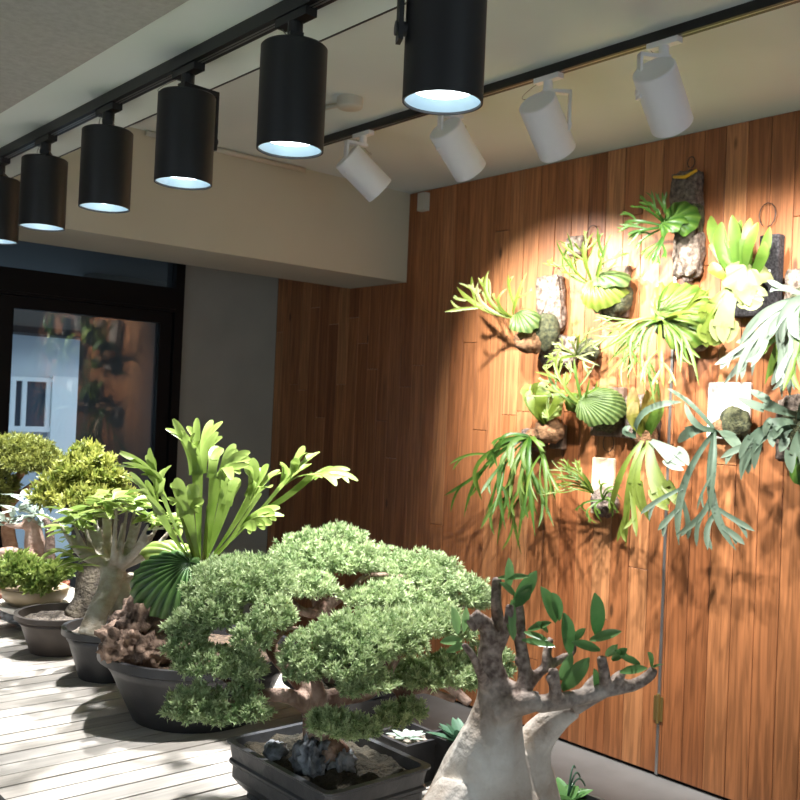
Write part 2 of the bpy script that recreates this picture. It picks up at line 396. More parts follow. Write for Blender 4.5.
def shield(mb, c, nrm, upv, rx, ry, bulge, grow=(0, 0.4), ribs=16, pleat=0.05, seed=0, a0=0, a1=2 * math.pi, edge=0.06, rough=0.04):
    """pleated shield frond: domed ellipse whose ribs run out of the growing point"""
    rn = random.Random(seed); c = V(c); nrm = V(nrm).normalized(); upv = V(upv)
    sx = upv.cross(nrm).normalized(); sy = nrm.cross(sx)
    nphi = ribs * 4; nr = 12; vs = []; fs = []; tn = []
    full = abs(a1 - a0 - 2 * math.pi) < 1e-3
    cnt = nphi if full else nphi + 1
    for i in range(cnt):
        a = a0 + (a1 - a0) * i / nphi
        pl = math.cos(2 * math.pi * i / 4)
        e = 1 + edge * noise.noise(V((math.cos(a) * 2.2, math.sin(a) * 2.2, seed * 1.7))) * 2 + edge * 0.4 * pl
        ex, ey = math.cos(a) * e, math.sin(a) * e
        for j in range(nr + 1):
            q = (j / nr) ** 0.85
            x = grow[0] * (1 - q) + ex * q; y = grow[1] * (1 - q) + ey * q
            h = bulge * math.sqrt(max(0.0, 1 - min(1.0, (x * x + y * y) / (1.12 + edge)))) + pl * pleat * min(rx, ry) * min(1, q * 2.2)
            h += rough * min(rx, ry) * noise.noise(V((x * 2, y * 2, seed)))
            vs.append(c + sx * x * rx + sy * y * ry + nrm * h); tn.append(max(0, 0.42 + 0.42 * pl * min(1, q * 3) + 0.12 * q))
    for i in range(cnt if full else cnt - 1):
        for j in range(nr):
            a = i * (nr + 1) + j; b = ((i + 1) % cnt) * (nr + 1) + j
            fs.append((a, b, b + 1, a + 1))
    mb.add(vs, fs, tn)

# ---- foliage: many small blades, vectorised
def blades(P, D, l, w, rng, fold=0.25):
    """P,D (n,3); returns verts (n*4,3) and faces for n diamond blades"""
    n = len(P)
    D = D / np.linalg.norm(D, axis=1, keepdims=True)
    rv = rng.normal(size=(n, 3)); Sd = np.cross(D, rv); Sd /= np.linalg.norm(Sd, axis=1, keepdims=True)
    Nn = np.cross(Sd, D)
    l = l[:, None]; w = w[:, None]
    mid = P + D * l * 0.5
    v = np.stack([P, mid - Sd * w * 0.5 + Nn * w * fold, mid + Sd * w * 0.5 + Nn * w * fold, P + D * l], 1).reshape(-1, 3)
    i = np.arange(n) * 4
    f = np.stack([np.stack([i, i + 2, i + 3], 1), np.stack([i, i + 3, i + 1], 1)], 1).reshape(-1, 3)
    return v, f
def fast_mesh(name, v, f, tone, m, parent):
    off = parent_loc(parent)
    v = v - np.array(off)
    me = bpy.data.meshes.new(name)
    me.vertices.add(len(v)); me.vertices.foreach_set('co', v.astype(np.float32).ravel())
    me.loops.add(f.size); me.loops.foreach_set('vertex_index', f.astype(np.int32).ravel())
    me.polygons.add(len(f)); me.polygons.foreach_set('loop_start', np.arange(0, f.size, 3, dtype=np.int32))
    at = me.attributes.new('tone', 'FLOAT', 'POINT'); at.data.foreach_set('value', tone.astype(np.float32))
    me.materials.append(m); me.update(calc_edges=True); me.validate()
    o = bpy.data.objects.new(name, me); COL.objects.link(o); o.parent = parent
    return o
def pad(name, parent, m, centres, seed, spacing=0.0088, nb=16, bl=0.0098, bw=0.0025, flat=0.35, spread=1.0, upb=0.7, inner=0.40):
    """a cloud of tufts over domes: centres = [(centre, (rx, ry, rz))]"""
    rng = np.random.default_rng(seed); VV = []; FF = []; TT = []; base = 0
    for c, r in centres:
        c = np.array(c); r = np.array(r)
        area = 4 * math.pi * ((r[0] * r[1]) ** 1.6 + (r[0] * r[2]) ** 1.6 + (r[1] * r[2]) ** 1.6) ** (1 / 1.6) / 3 ** (1 / 1.6)
        n = int(area / spacing ** 2)
        d = rng.normal(size=(n, 3)); d /= np.linalg.norm(d, axis=1, keepdims=True)
        low = d[:, 2] < 0; d[low, 2] *= flat
        rad = 1 - inner * rng.random(n) ** 2.2
        # lumpy outline
        lum = np.array([noise.noise(V((a * 3.2 + seed, b_ * 3.2, e * 3.2))) for a, b_, e in d])
        rad = rad * (1 + 0.34 * lum)
        P = c + d * r * rad[:, None]
        nd = d / r; nd /= np.linalg.norm(nd, axis=1, keepdims=True); nd[:, 2] += upb
        tt = rng.random(n) * 0.75 + 0.15 * (lum > 0.1)
        PP = np.repeat(P, nb, 0) + rng.normal(size=(n * nb, 3)) * bl * 0.12
        DD = np.repeat(nd, nb, 0) + rng.normal(size=(n * nb, 3)) * spread
        ll = bl * rng.uniform(0.6, 1.25, n * nb); ww = bw * rng.uniform(0.8, 1.2, n * nb)
        v, f = blades(PP, DD, ll, ww, rng)
        tb = np.repeat(tt, nb)
        t4 = np.stack([tb * 0.5, tb, tb, np.minimum(1, tb + 0.3)], 1).ravel()
        VV.append(v); FF.append(f + base); TT.append(t4); base += len(v)
    return fast_mesh(name, np.concatenate(VV), np.concatenate(FF), np.concatenate(TT), m, parent)

def leaf_blade(mb, base, d, nrm, L, w, curl=0.1, tone=0.2, shape=(0.12, .5, .82, 1, 1, .9, .66, .34, .04)):
    base = V(base); d = V(d).normalized(); nrm = V(nrm).normalized()
    n = len(shape); pts = [base + d * L * i / (n - 1) - nrm * curl * L * (i / (n - 1)) ** 2 for i in range(n)]
    mb.ribbon(pts, [w * s for s in shape], nrm, 0.2, tone, tone + 0.25)

def remesh(o, vox, sm=6):
    r = o.modifiers.new('join', 'REMESH'); r.mode = 'VOXEL'; r.voxel_size = vox; r.use_smooth_shade = True
    s = o.modifiers.new('soften', 'SMOOTH'); s.iterations = sm; s.factor = 0.5

# ------------------------------------------------------------------ the room
WX, YB, ZC = 3.465, 5.27, 2.645
def struct(mb, name, m, parent=None, smooth=False): return mb.build(name, m, parent, smooth, 'structure')
struct(MB().box((-2.1, -2.1, -0.1), (3.6, 5.4, 0.0)), 'floor', M['concrete'])
struct(MB().box((1.265, -2.1, ZC), (3.6, 5.4, ZC + 0.1)), 'ceiling', M['white_paint'])
cm = MB().box((0.94, -2.1, 2.28), (1.262, 4.01, 2.75))
struct(cm, 'ceiling_panel', M['white_paint'])
struct(MB().box((-2.1, -2.1, 2.272), (0.937, 4.01, 2.75)), 'ceiling_left', M['grey_stucco'])
struct(MB().box((1.262, -2.1, 2.279), (1.268, 4.01, 2.72)), 'shadow_gap_strip', M['black_metal'])  # dark strip drawn in place of the shadow gap along the panel edge
struct(MB().box((-2.1, 4.01, 2.16), (3.465, 4.51, 2.75)), 'soffit', M['cream_paint'])
struct(MB().box((-2.1, 4.51, ZC), (1.265, 5.4, ZC + 0.1)), 'ceiling_back', M['white_paint'])

rw = random.Random(11)
wb = MB(); BW = 0.0965; y = -1.95; zt = ZC
while y < YB:
    zs = [0.014]; z = rw.uniform(0.3, 2.6)
    while z < zt - 0.2:
        zs.append(z); z += rw.uniform(1.5, 2.6)
    zs.append(zt)
    y1 = min(y + BW, YB)
    base = rw.random()
    for a, b in zip(zs[:-1], zs[1:]):
        t = min(1, max(0, base * 0.5 + rw.random() * 0.5 + rw.uniform(-0.1, 0.1)))
        g = 0.0011; dx = rw.uniform(0, 0.0015); e = 0.0016
        A = WX + dx
        # face with eased edges, then the body
        vs = [(A + e, y + g, a + g), (A + e, y1 - g, a + g), (A + e, y1 - g, b - g), (A + e, y + g, b - g),
              (A, y + g + e, a + g + e), (A, y1 - g - e, a + g + e), (A, y1 - g - e, b - g - e), (A, y + g + e, b - g - e),
              (A + .02, y + g, a + g), (A + .02, y1 - g, a + g), (A + .02, y1 - g, b - g), (A + .02, y + g, b - g)]
        fs = [(4, 7, 6, 5), (0, 4, 5, 1), (1, 5, 6, 2), (2, 6, 7, 3), (3, 7, 4, 0), (0, 1, 9, 8), (1, 2, 10, 9), (2, 3, 11, 10), (3, 0, 8, 11)]
        wb.add(vs, fs, t)
    y += BW
wr = struct(wb, 'wall_right', M['wallwood'])
struct(MB().box((WX + 0.018, -2.1, 0), (WX + 0.13, 5.4, ZC)), 'backing', M['frame_black'], wr)
sm_ = struct(MB().box((WX - 0.004, 2.306, 0.01), (WX + 0.01, 2.318, 2.15)), 'trim_1', M['steel'])
struct(MB().tube([(WX - 0.008, 2.312, 0.22), (WX - 0.008, 2.312, 0.34)], 0.007).box((WX - .006, 2.290, .23), (WX - .003, 2.334, .33)), 'hinge', M['brass'], sm_)

struct(MB().box((2.776, YB, 0), (3.465, YB + 0.12, ZC)), 'wall_back', M['grey_wall'])
# left and front walls: behind the camera, each with a plain daylight opening
wl = MB().box((-2.1, -2.1, 0), (-2, 5.4, 0.5)).box((-2.1, -2.1, 2.1), (-2, 5.4, 2.3)).box((-2.1, -2.1, .5), (-2, 0.4, 2.1)).box((-2.1, 1.9, .5), (-2, 5.4, 2.1))
struct(wl, 'wall_left', M['white_paint'])
wf = MB().box((-2, -2.1, 0), (3.465, -2, 0.5)).box((-2, -2.1, 2.1), (3.465, -2, ZC)).box((-2, -2.1, .5), (-.6, -2, 2.1)).box((2.0, -2.1, .5), (3.465, -2, 2.1))
struct(wf, 'wall_front', M['white_paint'])

# door and transom in the back wall
dr = bpy.data.objects.new('door_1', None); COL.objects.link(dr); dr.location = (2.2, YB, 0); dr['kind'] = 'structure'
f = MB()
f.box((2.72, YB - .05, 0), (2.776, YB + .07, ZC))                       # jamb
f.box((-2.0, YB - .05, 1.985), (2.72, YB + .07, 2.125))                  # transom bar
f.box((-2.0, YB - .065, 2.0), (2.72, YB - .05, 2.012))
f.box((-2.0, YB - .05, 2.56), (2.72, YB + .07, ZC))
f.build('door_frame', M['frame_black'], dr, kind='structure')
f = MB()
f.box((2.638, YB - .03, 0.02), (2.715, YB + .03, 1.982)).box((1.70, YB - .03, 0.02), (1.795, YB + .03, 1.982))
f.box((1.795, YB - .03, 1.916), (2.638, YB + .03, 1.982)).box((1.795, YB - .03, 0.02), (2.638, YB + .03, 0.14))
f.box((0.6, YB - .03, .02), (1.695, YB + .03, 1.982)).box((-2, YB - .03, .0), (0.6, YB + .03, 1.985))
f.build('door_leaf', M['frame_black'], dr, kind='structure')
MB().box((1.795, YB - .005, .14), (2.638, YB + .005, 1.916)).build('glass_pane', M['glass'], dr, kind='structure')
wn = MB().box((-2.0, YB - .005, 2.125), (2.72, YB + .005, 2.56)).build('window_1', M['glass'], None, kind='structure')

# outdoors beyond the door: street, pale facade, dark side wall, canopy
M['asphalt'] = mat('asphalt', (0.20, 0.25, 0.32), 0.8, c2=(0.27, 0.33, 0.41), scale=2)
M['facade'] = mat('pale_facade', (0.62, 0.72, 0.80), 0.7)
M['shutter'] = mat('white_shutter', (0.78, 0.86, 0.90), 0.6)
M['pane_dark'] = mat('dark_pane', (0.05, 0.07, 0.10), 0.3)
M['side_dark'] = mat('dark_render', (0.035, 0.033, 0.03), 0.8)
struct(MB().box((-4, 5.4, -0.12), (9, 14, -0.02)), 'ground', M['asphalt'])
YF = 9.0
def fx(px, py, dy=0.0): return wp(px, py, Y=YF - dy)
a = fx(84, 443); zg = fx(48, 443).z
bl = thing('building', 'pale blue building across the street seen through the glass door', 'building', (2.6, YF, -0.02))
MB().box((-3, YF, -.02), (5, YF + .3, 5.2)).build('wall', M['facade'], bl)
p0 = fx(50, 376); p1 = fx(84, 440)
MB().box((p0.x, YF - .08, -.02), (p1.x, YF, p0.z)).box((p0.x + .08, YF - .1, 0.85), (p1.x - .12, YF - .08, 0.9)).build('shutter_door', M['shutter'], bl)
p0 = fx(11, 376); p1 = fx(46, 432)
wnd = MB().box((p0.x, YF - .03, p1.z), (p1.x, YF, p0.z)).build('window', M['pane_dark'], bl)
fr = MB()
for px in (11, 22, 46):
    q = fx(px, 400).x; fr.box((q - .02, YF - .06, p1.z), (q + .02, YF - .03, p0.z))
fr.box((p0.x - .02, YF - .064, p0.z - .04), (p1.x + .02, YF - .026, p0.z)).box((p0.x - .02, YF - .064, p1.z), (p1.x + .02, YF - .026, p1.z + .05))
fr.build('window_frame', M['shutter'], wnd)
q0 = fx(10, 334)
MB().box((-3, YF - .35, q0.z), (5, YF, q0.z + .06)).build('ledge', M['frame_black'], bl)
MB().box((-3, YF - .3, q0.z + .06), (5, YF, q0.z + 1.2)).build('fascia', M['side_dark'], bl)
xs = wp(87, 450, Y=6.3).x
struct(MB().box((xs, 6.3, -.02), (5.0, 6.5, 3.2)), 'wall_outside', M['side_dark'])
struct(MB().box((-3, 5.39, 2.30), (5, 7.2, 2.42)), 'canopy', M['side_dark'])

# ------------------------------------------------------------------ display bench of narrow slats
bn = thing('display_bench', 'long slatted weathered-wood bench carrying the potted bonsai', 'bench', (0.7, 2.0, 0))
ZD = 0.83
sl = MB(); y = 0.35; rs = random.Random(3)
while y < 3.75:
    t = rs.random()
    sl.box((0.10, y, ZD - .022 - 0.0008 * rs.random()), (1.30, y + .0445, ZD - 0.0008 * rs.random()), t); y += .0488
sl.build('slat_top', M['deck'], bn)
r = MB()
for x in (0.14, 0.70, 1.22): r.box((x, .37, ZD - .09), (x + .045, 3.74, ZD - .0235))
r.build('support_rail', M['plank_brown'], bn)
for x in (0.14, 1.22):
    for yy in (0.42, 2.05, 3.62):
        MB().box((x, yy, 0), (x + .045, yy + .06, ZD - .091)).build('leg', M['plank_brown'], bn)

# ------------------------------------------------------------------ track lighting
tb = thing('light_track', 'black lighting track under the pale dropped panel, carrying the black spotlights', 'light track', (1.10, 1.5, 2.28))
MB().box((1.082, -1.5, 2.25), (1.118, 3.98, 2.28)).build('rail', M['black_metal'], tb)
MB().box((1.094, -1.5, 2.2485), (1.098, 3.98, 2.2495)).box((1.102, -1.5, 2.2485), (1.106, 3.98, 2.2495)).build('conductor_slot', M['steel'], tb)
tw = thing('light_track', 'black lighting track on the high ceiling near the wood wall, carrying the white spotlights', 'light track', (2.5, 1.9, ZC))
MB().box((2.483, 0.2, ZC - .03), (2.517, 3.55, ZC)).build('rail', M['black_metal'], tw)
MB().box((2.494, 0.2, ZC - .0315), (2.498, 3.55, ZC - .0305)).build('conductor_slot', M['steel'], tw)

def spotlight(name, label, group, loc, aim, body_m, lens_m, rad, length, drop, yaw, watts, col, cone, energy_scale=1.0, blend=0.55):
    """track fixture: adapter, stem, yoke, can with recessed reflector and lens; aim is the beam direction"""
    t = thing(name, label, 'spotlight', loc, group)
    L0 = V(loc); aim = V(aim).normalized()
    piv = V((0, 0, -drop - length * 0.45))
    q = V((0, 0, -1)).rotation_difference(aim).to_matrix()
    top = -(-length * 0.45)
    def w(mb, nm, m, smooth=False, parent=t):
        mb.v = [tuple(V(v) + L0) for v in mb.v]
        return mb.build(nm, m, parent, smooth)
    # can (local z up along -aim, origin at pivot)
    zt_, zb_ = length * 0.45, -length * 0.55
    ch = rad * 0.06
    prof = [(0.0005, zt_), (rad - ch, zt_), (rad, zt_ - ch), (rad, zb_), (rad * 0.95, zb_), (rad * 0.94, zb_ + 0.004)]
    can = w(MB().lathe(prof, piv, 40, q), 'housing', body_m, True)
    e = can.modifiers.new('edge', 'EDGE_SPLIT'); e.split_angle = math.radians(40)
    dz = rad * 0.32
    w(MB().lathe([(rad * 0.94, zb_ + .004), (rad * 0.74, zb_ + dz)], piv, 40, q), 'reflector', M['reflector'], True)
    w(MB().lathe([(rad * 0.74, zb_ + dz), (0.0005, zb_ + dz + .001)], piv, 40, q), 'lens', lens_m, True)
    # small vents on the cap
    cy = math.cos(yaw); sy = math.sin(yaw)
    arm = V((cy, sy, 0)); perp = V((-sy, cy, 0))
    ym = Matrix((arm, perp, V((0, 0, 1)))).transposed()
    w(MB().box((-.055, -.014, -.018), (.055, .014, 0), mtx=Matrix.Rotation(math.pi / 2, 3, 'Z')), 'track_adapter', body_m)
    w(MB().tube([(0, 0, -.018), (0, 0, -drop * 0.62)], 0.016, 16), 'stem', body_m)
    yb = MB()
    zc_ = -drop * 0.62
    g = rad + 0.006
    yb.box((-.018, -.014, zc_ - .012), (g + .008, .014, zc_), mtx=ym)
    yb.box((g, -.014, piv.z - .022), (g + .008, .014, zc_), mtx=ym)
    w(yb, 'yoke', body_m)
    w(MB().tube([piv + arm * (rad - .004), piv + arm * (g + .012)], 0.012, 14), 'pivot_knob', body_m)
    cab = bez(V((0, .05, -.016)), V((0, .05, -drop * 1.25)) - arm * rad * 1.5, V((0, 0, -drop)) - arm * rad * .55, 12)
    w(MB().tube(cab, 0.0011, 6), 'safety_cable', M['wire'])
    ld = bpy.data.lights.new('beam', 'SPOT'); ld.energy = watts * energy_scale; ld.color = col; ld.spot_size = cone; ld.spot_blend = blend
    ld.shadow_soft_size = rad * 0.35
    lo = bpy.data.objects.new('beam', ld); COL.objects.link(lo); lo.parent = t
    lo.matrix_local = Matrix.Translation(piv + aim * (-zb_ - dz + 0.012)) @ (V((0, 0, -1)).rotation_difference(aim)).to_matrix().to_4x4()
    return t

BL = [(1.20, 'largest black spotlight, cut off by the top edge of the photo', math.radians(150)),
      (1.652, 'black spotlight second nearest, just left of the largest one', math.radians(70)),
      (2.10, 'third black cylindrical spotlight from the near end, its bracket showing at right', math.radians(5)),
      (2.545, 'fourth black cylindrical spotlight from the near end of the black track row', math.radians(60)),
      (3.00, 'fifth black cylindrical spotlight from the near end, in front of the beam above the door', math.radians(60)),
      (3.41, 'farthest black cylindrical spotlight, half cut off by the left edge of the photo', math.radians(60))]
for yy, lb, yw in BL:
    spotlight('track_spotlight', lb, 'black track spotlights', (1.10, yy, 2.25), (0, 0, -1), M['black_metal'], M['lens_black_lamp'], 0.068, 0.212, 0.066, yw, BLACK_LAMP_W, COOL, math.radians(80), blend=1.0)
# white spotlights turned towards the mounted ferns
def aim_at(y, px, py, z=ZC - .03): return wp(px, py, X=WX) - V((2.5, y, z - .16))
WL = [(1.74, (755, 375), 'white spotlight nearest the right edge, largest of the white ones', math.radians(150)),
      (2.20, (655, 385), 'white spotlight second from the right, its bracket on its right side', math.radians(-40)),
      (2.64, (595, 380), 'white spotlight third from the right, beside the large black spotlight', math.radians(170)),
      (3.21, (560, 375), 'leftmost white spotlight, tilted most, lens edge showing in front of the cream beam', math.radians(170)),
      (1.08, (800, 395), 'added unseen white spotlight on the high track beyond the right edge of the photo', math.radians(150))]  # unseen lamp added in line with the row to light the wall's right side
for yy, (ax, ay), lb, yw in WL:
    spotlight('track_spotlight', lb, 'white track spotlights', (2.5, yy, ZC - .03), aim_at(yy, ax, ay), M['lamp_white'], M['lens_white_lamp'], 0.066, 0.20, 0.075, yw, WHITE_LAMP_W, WARM, math.radians(80), blend=0.85)

# small fittings
sn = thing('ceiling_sensor', 'small round pale sensor on the ceiling with a conduit', 'sensor', (2.05, 2.9, ZC))
sp = wp(350, 98, Z=ZC); sn.location = sp
MB().lathe([(0.0005, -.04), (.045, -.04), (.05, -.034), (.05, 0)], sp, 24).build('sensor_cap', M['plastic'], sn, True)
e1 = wp(322, 106, Z=ZC)
MB().tube([sp + V((0, .05, -.012)), V((e1.x, e1.y, ZC - .012))], 0.009, 10).build('conduit', M['plastic'], sn, True)
jb = thing('junction_box', 'small pale box at the top of the wood wall beside the beam', 'box', (WX, 3.93, 2.5))
a = wp(426, 203, X=WX); jb.location = a
MB().box((WX - .035, a.y - .03, a.z - .045), (WX - .001, a.y + .03, a.z + .05)).build('cover', M['plastic'], jb)
MB().box((WX - .038, a.y - .024, a.z - .038), (WX - .035, a.y + .024, a.z + .043)).build('lid', M['plastic'], jb)
cn = wp(235, 150, Z=ZC - .012)
cd = MB().tube([V((1.9, 3.99, ZC - .014)), V((2.75, 3.99, ZC - .014))], .012, 10).build('conduit_pipe', M['plastic'], None, True)
tag(cd, 'pale conduit pipe along the corner of ceiling and cream beam', 'pipe')

# ------------------------------------------------------------------ mounted staghorn ferns on the wood wall
PX = 1 / 256.0                                   # metres per pixel at the wall
WN = V((-0.72, -0.52, 0.46)).normalized()        # blades tilt out into the room and up to the lamps
OUT = V((-1, 0, 0)); UPZ = V((0, 0, 1))
def ww(px, py, off=0.0): return wp(px, py, X=WX - off)
def pbow(p, q, bx, by, off): return ww(q[0] + bx, q[1] + by, off) - ww(q[0], q[1], off)
def fern(label, at, mat_name='mounted_staghorn_fern'):
    c = ww(*at)
    return thing(mat_name, label, 'fern', (WX, c.y, c.z), 'staghorn ferns mounted on the wood wall')
def wfrond(root, m, base, tip, ob=0.09, ot=0.16, bow=(0, 0), w=10, k=3, spread=0.4, split=0.5, seed=0, fork=True, stem=0.35, droop=0.0, nrm=None, out=0.05):
    mb = MB()
    B = ww(base[0], base[1], ob); T = ww(tip[0], tip[1], ot)
    mid = ((base[0] + tip[0]) / 2, (base[1] + tip[1]) / 2)
    rj = random.Random(seed + 900); L_ = math.hypot(tip[0] - base[0], tip[1] - base[1])
    bx, by = bow[0] * 1.5 + rj.uniform(-.16, .16) * L_, bow[1] * 1.5 + rj.uniform(-.16, .1) * L_
    bo = ww(mid[0] + bx, mid[1] + by, 0.1) - ww(mid[0], mid[1], 0.1) + OUT * (out + rj.uniform(-.03, .05))
    nn = (nrm or WN) + V((rj.uniform(-.2, .2), rj.uniform(-.55, .55), rj.uniform(-.45, .3)))
    if fork and k > 1: antler(mb, B, T, bo, w * 0.5 * PX, nn, seed, k, spread * 1.35, split * .85, stem + .2, droop)
    else: frond(mb, B, T, bo, w * 0.9 * PX, nn, seed, k, spread, split, fork, stem, droop)
    return mb.build('frond', M[m], root, True)
def wslab(root, m, at, wpx, hpx, th, off=0.0, rot=0.0, seed=1, amp=0.12, boxy=0.75, name='mount'):
    c = ww(at[0], at[1]) - V((off + th / 2 + 0.003, 0, 0))
    return MB().lump(c, (th / 2, wpx * PX / 2 * 1.22, hpx * PX / 2 * 1.02), seed, amp, 2.0, 18, Matrix.Rotation(rot, 3, 'X'), boxy).build(name, M[m], root, boxy < 0.9)
def wboard(root, m, at, wpx, hpx, th, rot=0.0, name='mount_board'):
    c = ww(at[0], at[1]) - V((th / 2 + 0.003, 0, 0)); mx = Matrix.Rotation(rot, 3, 'X')
    a = V((-th / 2, -wpx * PX * .61, -hpx * PX * .51)); b = -a
    mb = MB(); mb.box(a, b, mtx=mx); mb.v = [tuple(V(v) + c) for v in mb.v]
    o = mb.build(name, M[m], root); bv = o.modifiers.new('bevel', 'BEVEL'); bv.width = 0.006; bv.segments = 2
    return o
def wball(root, m, at, rpx, off, seed=1, squash=1.0, name='root_ball', amp=0.16):
    c = ww(at[0], at[1], off); r = rpx * PX
    return MB().lump(c, (r * 0.9, r * 1.1, r * squash), seed, amp, 2.4, 16).build(name, M[m], root, True)
def wshield(root, m, at, rx, ry, off, bulge=0.05, grow=(0, .4), ribs=14, pleat=0.06, seed=0, nrm=(-0.85, -0.40, 0.30), a0=0, a1=2 * math.pi, edge=0.06, upv=UPZ):
    mb = MB(); shield(mb, ww(at[0], at[1], off), nrm, upv, rx * PX * 1.1, ry * PX * 1.05, bulge, grow, ribs, pleat, seed, a0, a1, edge)
    return mb.build('shield_frond', M[m], root, True)
def whook(root, at, h=16):
    a = ww(at[0], at[1], .015); r = h * PX * 0.45
    pts = [a + V((0, -r * math.sin(t) * .8, r * 1.1 - r * 1.1 * math.cos(t))) for t in [i * 2 * math.pi / 12 for i in range(12)]]
    return MB().tube(pts, 0.0018, 6).build('hanging_wire', M['black_metal'], root, True)

# 1 round brown-bellied fern, far left of the group
t = fern('staghorn fern with round striped shield and brown underside, on pale cork', (540, 325))
wslab(t, 'cork', (556, 305), 30, 66, .06, rot=-0.12, seed=3); whook(t, (556, 280))
wball(t, 'moss', (543, 332), 20, .085, 4, 1.15)
wball(t, 'peat', (530, 341), 18, .125, 5, .85, name='peat_ball')
wshield(t, 'shield', (526, 325), 17, 18, .165, .055, grow=(-.55, .55), ribs=14, seed=2, nrm=(-.75, -.3, .62))
for i, (tp, k, w, bw, sp) in enumerate([((457, 287), 4, 13, (-2, 8), .38), ((489, 270), 3, 11, (-8, 4), .25), ((527, 272), 3, 9, (-2, 8), .45), ((508, 288), 2, 7, (-6, 2), .3), ((478, 282), 3, 10, (-4, 6), .3)]):
    wfrond(t, 'fern_lime' if i < 4 else 'fern_pale', (514, 318), tp, .17, .22, bw, w, k, sp, .5, 10 + i)
# 2 pale domed shield with feathery fronds above
t = fern('staghorn fern with pale domed shield and upright lacy fronds, on a brown plaque', (605, 290))
wboard(t, 'plank_brown', (617, 293), 32, 56, .025); wslab(t, 'cork', (580, 247), 20, 22, .05, seed=7); whook(t, (592, 246), 24)
wball(t, 'moss', (612, 298), 22, .06, 8, 1.0)
wshield(t, 'fern_lime', (605, 296), 24, 20, .09, .075, grow=(-.45, .55), ribs=18, seed=5, nrm=(-.8, -.35, .45))
wshield(t, 'shield', (612, 284), 20, 14, .10, .05, grow=(-.7, .1), ribs=10, seed=6, nrm=(-.6, -.3, .75))
for i, (tp, k, w, bw) in enumerate([((556, 240), 4, 7, (-6, 4)), ((572, 256), 3, 6, (-6, 3)), ((595, 232), 4, 8, (-3, 0)), ((611, 234), 3, 8, (5, 4)), ((584, 240), 3, 7, (-4, 0)), ((604, 246), 3, 6, (4, 2)), ((565, 250), 3, 6, (-4, 4))]):
    wfrond(t, 'fern_lime' if i % 3 else 'fern', (594, 286), tp, .12, .17, bw, w, k, .45, .42, 30 + i)
# 3 tall bark column with yellow strap
t = fern('fern with fine dark green fronds on a tall bark column topped by a yellow strap', (690, 225))
wslab(t, 'cork_dark', (692, 196), 27, 46, .07, seed=11, amp=.1); wslab(t, 'moss', (695, 222), 22, 32, .08, seed=12, name='moss_band')
wslab(t, 'cork', (694, 256), 25, 46, .075, seed=13, amp=.12); wball(t, 'cork_dark', (688, 277), 6, .03, 3, name='bark_knob')
st = MB().tube([ww(674, 177, .07), ww(685, 177, .105), ww(697, 170, .09)], [.006, .008, .006], 8).build('strap', M['yellow'], t, True); st['label'] = 'yellow strap'
whook(t, (691, 168), 12)
for i, (a_, rx, ry, nr) in enumerate([((682, 220), 16, 18, (-.7, -.6, .3)), ((674, 226), 13, 15, (-.8, -.1, .5))]):
    wshield(t, 'fern_deep', a_, rx, ry, .12 + .03 * i, .04, grow=(-.6, -.2), ribs=9, seed=20 + i, nrm=nr, edge=.12)
for i, (tp, k, w, bw, sp) in enumerate([((624, 224), 4, 7, (0, -4), .35), ((627, 240), 4, 6, (0, 2), .35), ((634, 250), 3, 6, (0, 4), .4), ((652, 264), 4, 8, (8, 4), .3), ((634, 208), 3, 7, (6, -4), .4), ((662, 192), 3, 8, (6, 0), .3), ((647, 202), 3, 7, (2, -4), .4), ((642, 258), 3, 6, (6, 4), .3), ((629, 232), 3, 6, (2, 2), .3), ((655, 214), 2, 9, (2, -4), .4)]):
    wfrond(t, 'fern_deep', (667, 227), tp, .16, .22, bw, w, k, sp, .45, 50 + i)
# 4 fan fern on charcoal board
t = fern('fern with broad upright fan fronds on a charcoal board with a white tag', (750, 280))
wboard(t, 'charcoal', (774, 279), 17, 82, .045); wslab(t, 'charcoal', (757, 300), 40, 34, .06, seed=17, amp=.05, boxy=.95); whook(t, (767, 227), 24)
wboard(t, 'tag', (772, 282), 9, 20, .005, .06, 'tag').location = V((-.052, 0, 0))
wball(t, 'peat', (748, 287), 13, .10, 18)
for i, (tp, w, bw) in enumerate([((708, 216), 17, (-3, 2)), ((722, 222), 15, (-3, 0)), ((734, 215), 16, (-2, 0)), ((742, 220), 13, (0, 0)), ((749, 218), 15, (0, 0)), ((758, 222), 13, (2, 0)), ((769, 229), 13, (4, 0)), ((714, 232), 13, (-4, 0)), ((764, 240), 12, (4, 2))]):
    wfrond(t, 'fern', (743 + i * .6, 284), tp, .13, .16 + .025 * (i % 3), bw, w, 1, .16, .62, 70 + i, False, .75)
wshield(t, 'fern_pale', (746, 280), 19, 19, .15, .05, grow=(.1, .5), ribs=7, pleat=.03, seed=31, edge=.22)
for i, (b, tp, w, k, sp) in enumerate([((740, 282), (709, 346), 24, 4, .3), ((738, 282), (722, 344), 22, 3, .3), ((740, 282), (713, 262), 14, 1, .2), ((742, 284), (766, 300), 20, 3, .4), ((738, 282), (703, 322), 15, 2, .3), ((742, 286), (756, 304), 16, 2, .4)]):
    wfrond(t, 'fern_lime' if i % 2 == 0 else 'fern_pale', b, tp, .17, .20, (-6, 4), w, k, sp, .72, 80 + i, False, .5)
for i, tp in enumerate([(716, 346), (726, 340)]):
    wfrond(t, 'fern', (734, 305), tp, .12, .11, (0, 3), 6, 2, .3, .6, 86 + i, False)
